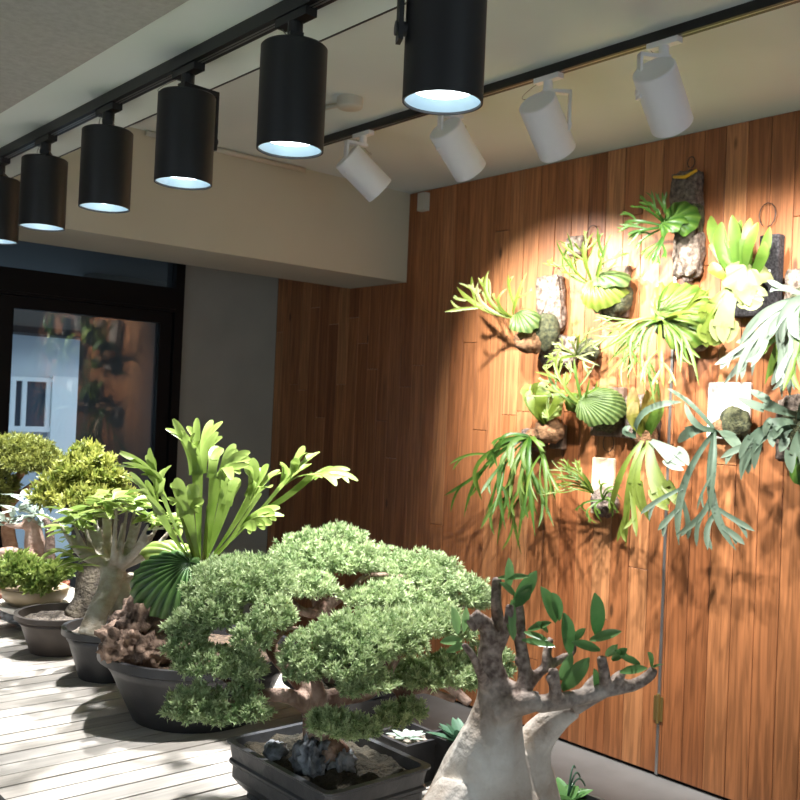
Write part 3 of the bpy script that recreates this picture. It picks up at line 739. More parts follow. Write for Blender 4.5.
# 5 big spreading fern in the middle
t = fern('largest spreading wall fern, mid-group, with many long arching yellow-green fronds', (675, 320))
wslab(t, 'cork', (694, 326), 34, 52, .05, seed=21); wball(t, 'moss', (672, 322), 18, .08, 22)
wshield(t, 'fern', (682, 306), 24, 24, .11, .05, grow=(-.8, -.6), ribs=13, seed=41, nrm=(-.8, -.35, .4), edge=.14)
wshield(t, 'fern', (686, 330), 20, 22, .12, .05, grow=(-1.0, .4), ribs=12, seed=42, nrm=(-.85, -.4, .2), edge=.12)
wshield(t, 'fern_lime', (660, 303), 9, 20, .13, .02, grow=(.2, -.7), ribs=8, seed=43, edge=.18)
big = [((580, 336), (8, -10), 7, 4), ((594, 350), (10, -10), 7, 3), ((606, 366), (12, -16), 7, 4), ((637, 378), (-14, -14), 6, 3), ((620, 350), (0, -14), 7, 4), ((628, 388), (-4, -22), 7, 3), ((646, 394), (-10, -14), 7, 3), ((664, 388), (0, 0), 9, 4), ((690, 366), (8, -12), 8, 3), ((699, 386), (14, -18), 8, 2), ((712, 287), (0, 6), 9, 2), ((676, 280), (-4, 0), 8, 2), ((656, 408), (-6, -8), 9, 3), ((700, 312), (0, -4), 9, 2)]
for i, (tp, bw, w, k) in enumerate(big):
    wfrond(t, 'fern_lime' if i % 3 == 1 else 'fern', (660, 322), tp, .15, .20 + .02 * (i % 4), bw, w, k, .3, .45, 100 + i, True, .4, .1)
# 6 small mossy ball on cork
t = fern('small bleached fern on a mossy ball and pale cork, above the upright lime shield', (585, 352))
wslab(t, 'cork', (563, 352), 46, 36, .05, seed=25, amp=.2, boxy=.4); wball(t, 'moss', (588, 350), 13, .07, 26)
for i, tp in enumerate([(550, 352), (558, 342), (546, 366), (572, 340), (580, 334), (604, 338), (560, 368), (600, 366)]):
    wfrond(t, 'fern_pale' if i % 2 else 'fern_lime', (577, 356), tp, .09, .14, (0, -3), 6, 3, .5, .45, 130 + i)
# 7 upright lime shield on a peat ball
t = fern('fern with an upright glowing lime shield over a brown peat ball', (549, 410))
wboard(t, 'plank_brown', (561, 437), 17, 28, .03); wball(t, 'peat', (550, 430), 17, .08, 28, .95)
for i, (tp, w, bw) in enumerate([((530, 383), 18, (-4, 0)), ((542, 381), 19, (-2, 0)), ((553, 382), 18, (0, 0)), ((562, 392), 15, (4, 0)), ((536, 390), 15, (-5, 0))]):
    wfrond(t, 'fern_lime', (546, 422), tp, .12, .14 + .02 * (i % 2), bw, w, 2, .2, .8, 140 + i, False, .6)
wshield(t, 'bright', (551, 404), 15, 20, .11, .03, grow=(0, -.9), ribs=9, seed=46, edge=.1)
# 8 round pleated green shield
t = fern('fern with a round green pleated shield like a fan shell, on a dark plaque', (602, 410))
wboard(t, 'plank_brown', (611, 412), 36, 54, .03); wball(t, 'moss', (606, 414), 20, .06, 31)
wshield(t, 'shield', (602, 410), 25, 23, .085, .075, grow=(-.75, .15), ribs=26, pleat=.05, seed=51, nrm=(-.82, -.38, .42))
wshield(t, 'fern', (574, 403), 9, 11, .10, .03, grow=(.6, -.5), ribs=6, seed=52)
for i, (tp, bw, w, k) in enumerate([((546, 366), (-2, 6), 7, 4), ((560, 350), (-6, 2), 7, 4), ((574, 358), (-4, 0), 7, 3), ((553, 358), (-4, 4), 6, 3), ((590, 378), (4, 0), 6, 2), ((566, 372), (-2, 2), 7, 3)]):
    wfrond(t, 'fern_lime' if i % 2 else 'fern', (584, 407), tp, .13, .18, bw, w, k, .4, .45, 150 + i)
# 9 hanging green fern at lower left
t = fern('weeping wall fern with a mass of long hanging green fronds, lower left of group', (530, 440))
wslab(t, 'cork_dark', (536, 440), 24, 26, .05, seed=35); wball(t, 'peat', (534, 438), 11, .07, 36)
hang = [((464, 517), (-8, -6), 12, 2), ((478, 492), (-14, -10), 11, 3), ((497, 545), (-6, -14), 11, 3), ((506, 530), (-10, -12), 12, 3), ((517, 548), (0, -14), 10, 3), ((524, 520), (-4, -6), 12, 3), ((535, 536), (4, -12), 11, 3), ((546, 520), (8, -16), 9, 3), ((540, 500), (6, -8), 10, 3), ((500, 452), (-4, -10), 11, 2), ((545, 452), (2, -8), 10, 2), ((512, 470), (-8, -8), 12, 3), ((498, 468), (-12, -12), 12, 3), ((530, 476), (0, -2), 11, 3), ((552, 498), (8, -12), 8, 3), ((490, 520), (-6, -12), 10, 3), ((509, 498), (-6, -4), 13, 3)]
for i, (tp, bw, w, k) in enumerate(hang):
    wfrond(t, 'fern_deep' if i % 3 == 0 else 'fern', (531, 437), tp, .10, .15 + .025 * (i % 4), bw, w, k, .28, .5, 170 + i, True, .45, .15)
# 10 small basket with thread-like fronds
t = fern('small fern with thread-like fronds on a dark root ball and pale plank', (603, 490))
wboard(t, 'plank_pale', (605, 486), 25, 62, .02); wball(t, 'cork_dark', (605, 502), 15, .06, 41, 1.1); whook(t, (608, 452), 20)
for i, (tp, bw, w) in enumerate([((566, 466), (4, -8), 5), ((574, 462), (2, -8), 5), ((558, 478), (6, -8), 5), ((552, 488), (6, -10), 5), ((546, 474), (8, -10), 5), ((580, 472), (0, -6), 5), ((561, 492), (4, -4), 4), ((540, 490), (8, -10), 5), ((556, 462), (6, -8), 5), ((584, 486), (2, -6), 4)]):
    wfrond(t, 'fern_lime' if i % 2 else 'fern', (594, 494), tp, .09, .14, bw, w, 3, .3, .4, 200 + i, True, .5)
for i, (tp, bw) in enumerate([((612, 520), (10, -6)), ((602, 522), (-4, -4)), ((622, 500), (2, -10)), ((618, 512), (8, -10)), ((590, 514), (-8, -4)), ((608, 484), (-4, -6)), ((622, 488), (0, -6)), ((598, 524), (-8, 0))]):
    wfrond(t, 'fern', (603, 500), tp, .12, .13, bw, 5, 2, .4, .5, 215 + i, True, .5)
# 11 yellowing fern with one white frond
t = fern('fern with browning pointed shields and one broad whitish frond among yellow-green hanging fronds', (645, 430))
wslab(t, 'cork_dark', (646, 418), 34, 48, .05, seed=44); wball(t, 'peat', (646, 436), 12, .07, 45)
for i, (tp, w, m) in enumerate([((632, 386), 17, 'fern_orange'), ((645, 390), 17, 'fern_orange'), ((660, 388), 17, 'fern_orange'), ((636, 400), 16, 'fern_orange'), ((664, 402), 15, 'fern')]):
    wfrond(t, m, (646, 436), tp, .08, .12, (0, 0), w, 1, .2, .5, 230 + i, False, .8)
wfrond(t, 'fern_lime', (642, 441), (612, 512), .12, .15, (-6, -6), 8, 1, .2, .6, 240, False, .4)
wfrond(t, 'fern_lime', (643, 441), (626, 548), .13, .17, (6, -2), 15, 3, .22, .55, 241, True, .22)
wfrond(t, 'fern_lime', (648, 443), (641, 520), .13, .17, (-4, 0), 14, 3, .3, .5, 244, False, .22)
wfrond(t, 'fern_lime', (650, 441), (672, 508), .14, .19, (2, 4), 22, 3, .2, .72, 242, False, .35)
wfrond(t, 'fern_white', (651, 441), (687, 468), .14, .20, (4, -6), 21, 3, .28, .7, 243, False, .3)
wfrond(t, 'fern_grey', (634, 438), (682, 404), .12, .16, (-6, -10), 9, 1, .2, .5, 245, False, .5)
wfrond(t, 'fern_grey', (636, 437), (630, 426), .12, .16, (-4, 0), 9, 1, .2, .5, 246, False, .5)
# 12 long silver-blue fern on white board
t = fern('silver-blue fern on a white plank with long hanging ribbon fronds', (720, 430))
wboard(t, 'plank_white', (731, 411), 38, 56, .02); wball(t, 'moss', (735, 424), 15, .05, 51, 1.1); wball(t, 'peat', (722, 428), 9, .07, 52)
for i, (tp, bow, w, k, st_) in enumerate([((668, 390), (4, -4), 6, 1, .8), ((677, 443), (-2, -8), 13, 1, .3), ((741, 453), (0, -6), 15, 1, .4), ((679, 545), (-2, 2), 14, 4, .35), ((736, 550), (-2, 4), 15, 5, .35), ((708, 520), (6, 0), 9, 2, .35), ((684, 404), (0, 6), 7, 1, .6)]):
    wfrond(t, 'fern_grey', (715, 431), tp, .10, .15 + .02 * (i % 4), bow, w * 1.1, k, .42, .62, 260 + i, k > 1, st_)
# 13 silver fern at right edge
t = fern('silver fern at the right edge with broad antler fronds reaching left', (800, 425))
wslab(t, 'cork_dark', (806, 430), 40, 60, .06, seed=55); wball(t, 'moss', (800, 430), 18, .09, 56)
for i, (b, tp, bw, w, k) in enumerate([((790, 428), (741, 480), (-6, -12), 22, 3), ((786, 426), (744, 470), (-4, -14), 14, 2), ((796, 415), (741, 392), (2, 8), 15, 2), ((798, 424), (768, 440), (0, -6), 18, 2), ((802, 430), (800, 476), (-4, 0), 18, 2), ((800, 425), (830, 470), (4, -6), 18, 3), ((800, 420), (825, 390), (4, -6), 16, 3), ((796, 424), (776, 452), (-6, -4), 16, 2)]):
    wfrond(t, 'fern_grey', b, tp, .13, .20 + .02 * (i % 3), bw, w, k, .3, .6, 280 + i, i in (0, 5), .4)
wshield(t, 'fern_deep', (806, 466), 14, 20, .12, .04, grow=(0, .6), ribs=8, seed=61)
# 14 bleached fern above it
t = fern('bleached whitish fern at the right edge with long fronds fanning down', (808, 305))
wslab(t, 'cork', (818, 300), 44, 60, .06, seed=65); wball(t, 'moss', (812, 304), 18, .09, 66)
for i, (tp, bw, w, k) in enumerate([((722, 386), (-6, -6), 14, 2), ((736, 384), (-4, -4), 12, 3), ((752, 376), (-2, -4), 12, 3), ((765, 384), (-4, -4), 13, 3), ((782, 398), (-6, -4), 15, 3), ((794, 390), (-4, 0), 14, 2), ((740, 345), (-2, -8), 16, 2), ((778, 352), (-4, -6), 20, 3), ((815, 395), (4, 0), 16, 3), ((840, 370), (6, -4), 16, 3), ((770, 292), (0, -6), 14, 2), ((800, 340), (-4, 0), 20, 3)]):
    wfrond(t, 'fern_white' if i % 5 != 3 else 'fern', (806, 298), tp, .16, .22 + .02 * (i % 3), bw, w * 1.15, k, .22, .6, 300 + i, True, .4)

# ------------------------------------------------------------------ potted plants on the bench
def depth_of(p): p = V(p) - CAM; return d_fwd.dot(p)
d_fwd = V((ray(400, 400))).normalized()
def dp(px, py, d): return wp(px, py, d=d)
def round_pot(root, m, c, rb, rt, h, soil, lip=0.006, rings=True, soil_drop=0.018, soil_amp=0.25, seed=1):
    prof = [(0.0005, 0), (rb, 0)]
    prof += [(rb + (rt - rb) * q, h * q) for q in (.12, .3, .5, .7)]
    if rings: prof += [(rb + (rt - rb) * .76 + .003, h * .77), (rb + (rt - rb) * .80, h * .82)]
    prof += [(rt - .003, h * .86), (rt + lip, h * .88), (rt + lip, h), (rt - .004, h), (rt - .010, h - soil_drop - .004)]
    p = MB().lathe(prof, c, 44).build('pot', m, root, True)
    e = p.modifiers.new('edge', 'EDGE_SPLIT'); e.split_angle = math.radians(50)
    mb = MB(); n = 14; vs = []; fs = []
    for j in range(n + 1):
        for k in range(40):
            a = 2 * math.pi * k / 40; r = (rt - .006) * j / n
            x, y = r * math.cos(a), r * math.sin(a)
            vs.append(V(c) + V((x, y, h - soil_drop + soil_amp * .02 * noise.fractal(V((x * 40, y * 40, seed)), 1, 2, 3) + .012 * (1 - j / n))))
    for j in range(n):
        for k in range(40): fs.append((j * 40 + k, j * 40 + (k + 1) % 40, (j + 1) * 40 + (k + 1) % 40, (j + 1) * 40 + k))
    mb.add(vs, fs).build('soil', M[soil], root, True)
    return p
def ptree(lines, m, root, name='trunk', vox=None, n=10):
    """lines of (px, py, depth, radius in px at that depth)"""
    mb = MB()
    for ln in lines:
        P, R = spline([(dp(x, y, d), r * d / F) for x, y, d, r in ln], 6)
        mb.tube(P, R, n)
    o = mb.build(name, M[m] if isinstance(m, str) else m, root, True)
    if vox: remesh(o, vox)
    return o
def ppad(root, m, items, seed, **kw):
    """one foliage pad from (px, py, depth, rx px, ry px)"""
    cs = []
    for x, y, d, rx, ry in items:
        a, b = rx * .95 * d / F, ry * .93 * d / F
        cs.append((dp(x, y, d), (a, a, b)))
    return pad('foliage_pad', root, M[m], cs, seed, **kw)

# --- front juniper in a rectangular slate pot
jx0, jx1, jy0, jy1, jz = 0.818, 1.018, 1.066, 1.345, 0.92
t = thing('juniper_bonsai', 'large spreading juniper bonsai in a rectangular slate-grey pot, frontmost of the two junipers', 'bonsai', ((jx0 + jx1) / 2, (jy0 + jy1) / 2, ZD), 'juniper bonsai')
def rect_ring(mb, rings):
    cnt = 0; st = len(mb.v); vs = []
    for ins, z in rings:
        x0, x1, y0, y1 = jx0 + ins, jx1 - ins, jy0 + ins, jy1 - ins; r = 0.014
        for cx, cy, a0 in ((x1 - r, y1 - r, 0), (x0 + r, y1 - r, 90), (x0 + r, y0 + r, 180), (x1 - r, y0 + r, 270)):
            for k in range(6):
                a = math.radians(a0 + 18 * k); vs.append((cx + r * math.cos(a), cy + r * math.sin(a), z))
    fs = []
    for i in range(len(rings) - 1):
        for k in range(24): fs.append((i * 24 + k, i * 24 + (k + 1) % 24, (i + 1) * 24 + (k + 1) % 24, (i + 1) * 24 + k))
    fs.append(tuple(range(24))[::-1])
    mb.add(vs, fs)
mb = MB()
rect_ring(mb, [(.028, ZD + .010), (.016, ZD + .022), (.008, ZD + .034), (.008, ZD + .052), (.004, ZD + .056), (.004, ZD + .060), (.007, ZD + .063), (.004, ZD + .084), (.0, ZD + .087), (.0, jz), (.010, jz), (.012, jz - .016)])
mb.box((jx0 + .03, jy0 + .03, ZD), (jx0 + .07, jy0 + .07, ZD + .011)).box((jx1 - .07, jy0 + .03, ZD), (jx1 - .03, jy0 + .07, ZD + .011)).box((jx0 + .03, jy1 - .07, ZD), (jx0 + .07, jy1 - .03, ZD + .011)).box((jx1 - .07, jy1 - .07, ZD), (jx1 - .03, jy1 - .03, ZD + .011))
mb.build('pot', M['slate_pot'], t)
vs = []; fs = []; nx, ny = 30, 40
for j in range(ny + 1):
    for i in range(nx + 1):
        u, v = i / nx, j / ny
        x = jx0 + .011 + (jx1 - jx0 - .022) * u; yy = jy0 + .011 + (jy1 - jy0 - .022) * v
        mound = .028 * math.exp(-(((u - .45) / .3) ** 2 + ((v - .55) / .3) ** 2))
        vs.append((x, yy, jz - .014 + mound + .010 * noise.fractal(V((x * 30, yy * 30, 2)), 1, 2, 4)))
for j in range(ny):
    for i in range(nx): a = j * (nx + 1) + i; fs.append((a, a + 1, a + nx + 2, a + nx + 1))
MB().add(vs, fs).build('soil', M['moss_soil'], t, True)
JC = V((0.915, 1.23, jz))
rk = MB().lump(JC + V((-.045, -.055, .004)), (.024, .028, .032), 9, .55, 2.6, 20, boxy=.4).lump(JC + V((-.01, -.075, .0)), (.022, .02, .02), 10, .55, 2.6, 18, boxy=.4).lump(JC + V((-.06, .02, .0)), (.018, .022, .016), 12, .3, 2.2, 12)
rk.build('rock', M['stone'], t, True)
D0 = 1.50
tr = [
    [(322, 748, 1.49, 19), (318, 728, 1.49, 16), (316, 705, 1.50, 14), (308, 690, 1.50, 11), (292, 672, 1.50, 9), (276, 655, 1.50, 8), (266, 640, 1.5, 6), (250, 636, 1.5, 4), (225, 630, 1.5, 3)],
    [(310, 708, 1.49, 10), (292, 697, 1.47, 8), (268, 695, 1.46, 7), (245, 700, 1.45, 5), (222, 706, 1.45, 3)],
    [(268, 645, 1.5, 5), (262, 625, 1.5, 4), (250, 605, 1.52, 3)], [(270, 646, 1.5, 5), (285, 630, 1.46, 3), (300, 628, 1.44, 2)],
    [(252, 697, 1.46, 5), (225, 680, 1.46, 3), (200, 668, 1.46, 2.5)],
    [(318, 715, 1.49, 12), (330, 700, 1.48, 11), (346, 696, 1.48, 9), (366, 694, 1.49, 7), (384, 684, 1.5, 6), (405, 692, 1.52, 5), (425, 690, 1.54, 4), (455, 700, 1.56, 4)],
    [(316, 712, 1.5, 10), (318, 690, 1.47, 7), (313, 672, 1.45, 5), (314, 655, 1.44, 4)], [(346, 696, 1.48, 5), (350, 670, 1.45, 4), (356, 650, 1.45, 3)],
    [(384, 684, 1.5, 5), (396, 660, 1.5, 4), (410, 640, 1.52, 3), (440, 632, 1.54, 2)], [(420, 690, 1.53, 4), (440, 680, 1.53, 3)],
    [(318, 735, 1.47, 8), (330, 728, 1.43, 6), (340, 722, 1.42, 4)], [(400, 690, 1.51, 4), (398, 705, 1.5, 3), (394, 716, 1.49, 2)],
    [(300, 752, 1.47, 9), (318, 742, 1.48, 12)], [(345, 756, 1.46, 9), (328, 742, 1.48, 12)], [(330, 760, 1.44, 8), (324, 744, 1.47, 12)]]
ptree(tr, 'juniper_bark', t, vox=.0032)
pads = [
    [(230, 590, 1.53, 46, 30), (262, 583, 1.55, 36, 26), (212, 615, 1.48, 32, 26)],
    [(190, 628, 1.47, 24, 22), (186, 650, 1.45, 20, 18)],
    [(236, 575, 1.62, 34, 18), (262, 580, 1.62, 30, 16)],
    [(205, 664, 1.45, 32, 18), (240, 668, 1.44, 26, 17)],
    [(252, 640, 1.44, 20, 20), (272, 618, 1.46, 22, 22)],
    [(194, 708, 1.43, 30, 22), (228, 712, 1.42, 28, 20)],
    [(255, 712, 1.41, 16, 15)], [(246, 690, 1.45, 14, 10)],
    [(308, 655, 1.44, 28, 26), (304, 672, 1.42, 20, 18)],
    [(342, 634, 1.46, 30, 20), (362, 626, 1.5, 26, 16)],
    [(352, 668, 1.42, 30, 24), (368, 652, 1.44, 28, 22), (340, 650, 1.43, 18, 16)],
    [(392, 632, 1.5, 34, 20), (420, 626, 1.54, 36, 18), (400, 646, 1.48, 24, 14)],
    [(444, 624, 1.56, 26, 16), (458, 632, 1.56, 18, 12)],
    [(418, 676, 1.52, 34, 14), (448, 672, 1.54, 32, 16), (466, 682, 1.54, 16, 10)],
    [(372, 684, 1.42, 22, 13), (350, 690, 1.41, 14, 9)],
    [(334, 726, 1.40, 24, 16), (358, 730, 1.40, 20, 15), (322, 720, 1.41, 12, 9)],
    [(392, 718, 1.47, 18, 14), (410, 712, 1.49, 16, 12)],
]
for i, it in enumerate(pads): ppad(t, 'jun', it, 300 + i)

# --- back juniper in a black bowl
bc = dp(345, 705, 1.92); bc.z = ZD
t = thing('juniper_bonsai', 'juniper bonsai with rounded domed pads in a black bowl, behind the rectangular pot', 'bonsai', bc, 'juniper bonsai')
round_pot(t, M['black_pot'], bc, .075, .12, .10, 'moss_soil', seed=5)
tr = [[(342, 690, 1.92, 14), (330, 660, 1.90, 12), (336, 640, 1.89, 11), (325, 612, 1.87, 10), (318, 596, 1.87, 7), (326, 574, 1.88, 5), (335, 555, 1.9, 3)],
      [(325, 612, 1.86, 7), (304, 612, 1.84, 5), (290, 600, 1.84, 3)], [(326, 606, 1.87, 7), (350, 592, 1.86, 5), (372, 590, 1.86, 4), (395, 598, 1.87, 3)],
      [(350, 592, 1.86, 4), (370, 575, 1.88, 3), (420, 580, 1.92, 3), (440, 590, 1.92, 2)], [(336, 640, 1.89, 8), (380, 625, 1.88, 6), (420, 620, 1.9, 4), (450, 610, 1.94, 3), (470, 606, 1.94, 2)],
      [(336, 650, 1.9, 8), (400, 664, 1.92, 7), (440, 680, 1.92, 6), (470, 704, 1.9, 5)]]
ptree(tr, 'juniper_bark', t, vox=.004)
pads = [
    [(312, 552, 1.90, 34, 22), (338, 544, 1.94, 32, 20), (330, 562, 1.86, 34, 18)],
    [(352, 562, 1.90, 28, 22), (300, 566, 1.86, 30, 18)],
    [(283, 586, 1.80, 26, 18), (312, 588, 1.78, 26, 16)],
    [(382, 564, 1.98, 26, 18)],
    [(404, 578, 1.92, 28, 18), (430, 572, 1.95, 32, 20), (440, 584, 1.90, 26, 14)],
    [(462, 594, 1.94, 28, 20), (478, 602, 1.96, 14, 14)],
    [(362, 600, 1.82, 22, 10), (388, 596, 1.83, 28, 14)],
    [(404, 612, 1.84, 40, 12), (432, 606, 1.86, 26, 12)],
    [(476, 660, 1.95, 16, 16), (500, 668, 1.96, 14, 22)],
    [(290, 556, 1.92, 18, 14)],
]
for i, it in enumerate(pads): ppad(t, 'jun', it, 340 + i, spacing=.0098, bl=.0112, bw=.0029)

# --- big staghorn fern in a wide black bowl
bc = V((0.99, 1.735, ZD))
t = thing('staghorn_fern', 'big staghorn fern with upright bright green antler fronds in a wide black bowl', 'fern', bc)
round_pot(t, M['black_pot'], bc, .125, .19, .135, 'soil', seed=8)
rk = MB().lump(dp(122, 644, 1.84), (.036, .036, .034), 21, .5, 2.2, 26, boxy=.5).lump(dp(143, 624, 1.87), (.044, .04, .058), 22, .45, 2.2, 28, Matrix.Rotation(.5, 3, 'Y'), .6).lump(dp(172, 636, 1.92), (.055, .05, .055), 23, .45, 2.4, 22).lump(dp(150, 646, 1.85), (.04, .034, .03), 27, .5, 2.4, 22, boxy=.4)
rk.build('bark_chunk', M['chunk'], t, True)
mb = MB(); shield(mb, dp(172, 588, 1.88), (-.62, -.62, .42), UPZ, .075, .068, .055, (.5, .62), 20, .09, 71, edge=.05)
so = mb.build('shield_frond', M['shield_dark'], t, True); so['label'] = 'dark green striped shield'
mb = MB(); shield(mb, dp(168, 556, 1.92), (-.4, -.5, .75), UPZ, .05, .028, .03, (.6, -.6), 8, .08, 72, edge=.12)
mb.build('shield_frond', M['bright'], t, True)
MB().lump(dp(194, 564, 1.9), (.016, .016, .014), 5, .2).build('growth_bud', M['tan_pot'], t, True)
FN = V((-.42, -.5, .85))
def bfrond(base, ctrl, tips, w, seed, base_w=.2, nrm=FN, m='bright'):
    """broad stag frond: base -> fan centre, then each finger tip (px, py, depth) in turn"""
    mb = MB(); rn = random.Random(seed)
    B = dp(*base); Cc = dp(*ctrl); W = w * .5 * base[2] / F
    nn = V(nrm) + V((rn.uniform(-.7, .7), rn.uniform(-.7, .7), rn.uniform(-.5, .5)))
    st = bez(B, (B + Cc) * .5 + V((0, 0, -.012)), Cc, 14)
    mb.ribbon(st, [W * (base_w + (1 - base_w) * (i / 13) ** 1.2) for i in range(14)], nn, .12, 0, .3)
    D = (st[-1] - st[-3]).normalized(); Sd = D.cross(nn).normalized(); k = len(tips)
    for i, (x, y, d, lw) in enumerate(tips):
        T = dp(x, y, d); L = lw * .86 * d / F
        u = ((T - Cc).dot(Sd)); u = max(-1, min(1, u / (W * .8)))
        s = Cc - D * W * .35 + Sd * u * W * .42
        l = bez(s, s + D * (T - s).length * .45 + (T - s) * .1, T, 14)
        mb.ribbon(l, [L * q for q in (1.0, .95, .9, .86, .86, .9, .96, 1.04, 1.1, 1.12, 1.08, .98, .78, .3)], nn, .14, .25, .55)
        # a short secondary finger
        if (T - s).length > L * 2.2:
            j = 8; Dl = (l[j + 1] - l[j - 1]).normalized(); S2 = Dl.cross(nn).normalized(); sg = 1 if rn.random() < .5 else -1
            e = l[j] + (Dl * .8 + S2 * sg * .62) * (T - l[j]).length * rn.uniform(.75, 1.0)
            q0 = l[j] - Dl * L * .4
            mb.ribbon(bez(q0, q0 + Dl * L * .8, e, 9), [L * .85 * q for q in (.8, .85, .92, 1, 1.05, 1.05, .98, .78, .3)], nn, .14, .3, .6)
    return mb.build('frond', M[m], t, True)
B0 = (194, 564, 1.90)
bfrond(B0, (163, 492, 1.85), [(120, 451, 1.78, 11), (122, 463, 1.75, 9), (150, 448, 1.84, 12), (166, 468, 1.9, 11), (146, 470, 1.8, 12)], 26, 1)
bfrond((192, 562, 1.88), (158, 512, 1.80), [(130, 472, 1.74, 10), (129, 490, 1.70, 10), (146, 480, 1.78, 11), (164, 478, 1.84, 12)], 24, 2)
bfrond((200, 560, 1.92), (198, 470, 1.98), [(173, 419, 1.98, 9), (181, 431, 1.94, 9), (197, 418, 2.02, 9), (212, 420, 2.04, 11), (218, 432, 2.0, 11), (190, 440, 1.95, 12)], 26, 3)
bfrond((206, 560, 1.92), (216, 474, 1.88), [(235, 444, 1.90, 10), (250, 452, 1.88, 11), (232, 480, 1.78, 11), (240, 474, 1.8, 10), (216, 446, 1.92, 12)], 26, 4)
bfrond((212, 556, 1.95), (254, 494, 1.98), [(252, 458, 2.0, 12), (268, 464, 2.0, 13), (280, 470, 2.0, 12), (240, 462, 1.96, 12), (270, 488, 1.9, 12)], 34, 5)
bfrond((216, 556, 1.95), (288, 480, 2.0), [(304, 446, 2.04, 11), (320, 452, 2.04, 11), (322, 478, 1.96, 10), (280, 462, 2.02, 11), (312, 464, 2.0, 12), (296, 458, 1.98, 11)], 30, 6)
bfrond((262, 512, 1.98), (314, 474, 2.0), [(350, 470, 2.0, 7), (358, 481, 1.98, 7), (336, 486, 1.95, 9), (338, 470, 2.04, 8)], 16, 7, .8)
bfrond((212, 560, 1.92), (244, 522, 1.86), [(262, 494, 1.84, 13), (280, 508, 1.84, 12), (272, 524, 1.82, 11), (256, 530, 1.8, 12), (284, 516, 1.86, 9)], 30, 8)
bfrond((200, 562, 1.9), (186, 510, 1.84), [(176, 478, 1.8, 14), (196, 484, 1.84, 14), (204, 502, 1.82, 12), (168, 500, 1.78, 10)], 28, 9)
bfrond((206, 560, 1.94), (226, 500, 1.96), [(222, 470, 1.98, 14), (238, 478, 1.98, 14), (210, 480, 1.94, 12)], 28, 10)
mb = MB()
for a, b, c in [((197, 566, 1.9), (186, 530, 1.84), (178, 508, 1.84)), ((204, 562, 1.92), (206, 530, 1.9), (208, 505, 1.9)), ((212, 560, 1.94), (232, 540, 1.94), (240, 525, 1.9))]:
    mb.tube(bez(dp(*a), dp(*b), dp(*c), 8), [.005, .0045, .004, .004, .0035, .003, .003, .0025], 8)
mb.build('stem', M['fern_lime'], t, True)

# --- swollen-trunk desert plant in a black pot, behind the fern bowl
bc = V((0.965, 2.08, ZD))
t = thing('desert_rose', 'swollen grey-trunked desert plant with a crown of bright green leaves, between the two black pots', 'plant', bc)
round_pot(t, M['black_pot'], bc, .07, .105, .112, 'gravel', seed=9)
dd = 2.20
tr = [[(90, 636, 2.10, 13), (98, 612, 2.12, 11), (107, 594, 2.15, 11), (112, 578, 2.17, 12), (112, 566, 2.18, 12)],
      [(124, 636, 2.15, 17), (122, 612, 2.17, 13), (120, 592, 2.18, 11), (118, 574, 2.19, 10)], [(140, 630, 2.22, 10), (138, 600, 2.22, 7), (128, 575, 2.2, 7)]]
for i, (tx, ty) in enumerate([(62, 535), (72, 548), (84, 528), (95, 522), (104, 520), (116, 520), (126, 522), (140, 530), (158, 532), (172, 536), (150, 545), (80, 562), (134, 520), (90, 536), (110, 530), (146, 536), (76, 538), (122, 534), (100, 540)]):
    d_ = 2.10 + .03 * (i % 5); mx_ = (tx + 110) / 2
    tr.append([(112 + (tx - 112) * .12, 566, 2.18, 6), (mx_ + (tx - 110) * .12, 555 - abs(tx - 110) * .02, (2.18 + d_) / 2, 3.4), (tx + (tx - 110) * .06, ty - 12, d_, 1.8)])
ptree(tr, 'grey_bark', t, vox=.0036)
rn = random.Random(5); mb = MB()
for i in range(150):
    tx, ty = rn.choice([(62, 528), (74, 520), (86, 514), (97, 508), (106, 505), (118, 503), (130, 506), (142, 514), (158, 520), (172, 526), (76, 562), (68, 546), (92, 520)])
    p = dp(tx + rn.uniform(-9, 9), ty + rn.uniform(-8, 6), 2.1 + rn.uniform(-.05, .1))
    a = rn.uniform(0, 6.28); d_ = V((math.cos(a), math.sin(a), rn.uniform(-.25, .5)))
    leaf_blade(mb, p, d_, V((rn.uniform(-.4, .4), rn.uniform(-.4, .4), 1)), rn.uniform(.04, .066), rn.uniform(.018, .026), .15, rn.uniform(.1, .5))
mb.build('leaves', M['bright'], t, True)

# --- azalea with a dark gnarled trunk in a brown pot
bc = V((0.955, 2.35, ZD))
t = thing('azalea_bonsai', 'azalea bonsai with a broad yellow-green crown and dark gnarled trunk, in a brown pot', 'bonsai', bc)
round_pot(t, M['brown_pot'], bc, .07, .105, .095, 'gravel', seed=10)
tr = [[(92, 626, 2.44, 24), (96, 600, 2.44, 22), (94, 578, 2.45, 18), (98, 556, 2.46, 13), (104, 536, 2.47, 11), (96, 516, 2.5, 8), (84, 500, 2.5, 5)],
      [(104, 536, 2.47, 8), (112, 515, 2.5, 6), (118, 500, 2.5, 4)], [(100, 552, 2.46, 9), (84, 528, 2.48, 5), (70, 510, 2.48, 4), (60, 500, 2.48, 3)], [(72, 620, 2.40, 12), (84, 606, 2.42, 14)]]
ptree(tr, 'dark_bark', t, vox=.006)
azk = dict(spacing=.0175, nb=9, bl=.022, bw=.0075, spread=1.0, upb=.7, inner=.5)
for i, it in enumerate([[(88, 474, 2.5, 32, 20), (86, 460, 2.52, 18, 15), (100, 464, 2.5, 12, 10)], [(52, 498, 2.46, 20, 14), (60, 486, 2.48, 20, 16)], [(112, 496, 2.5, 22, 13), (122, 500, 2.52, 14, 9), (108, 480, 2.5, 18, 16)], [(84, 500, 2.42, 26, 12)]]):
    ppad(t, 'azalea', it, 400 + i, **azk)

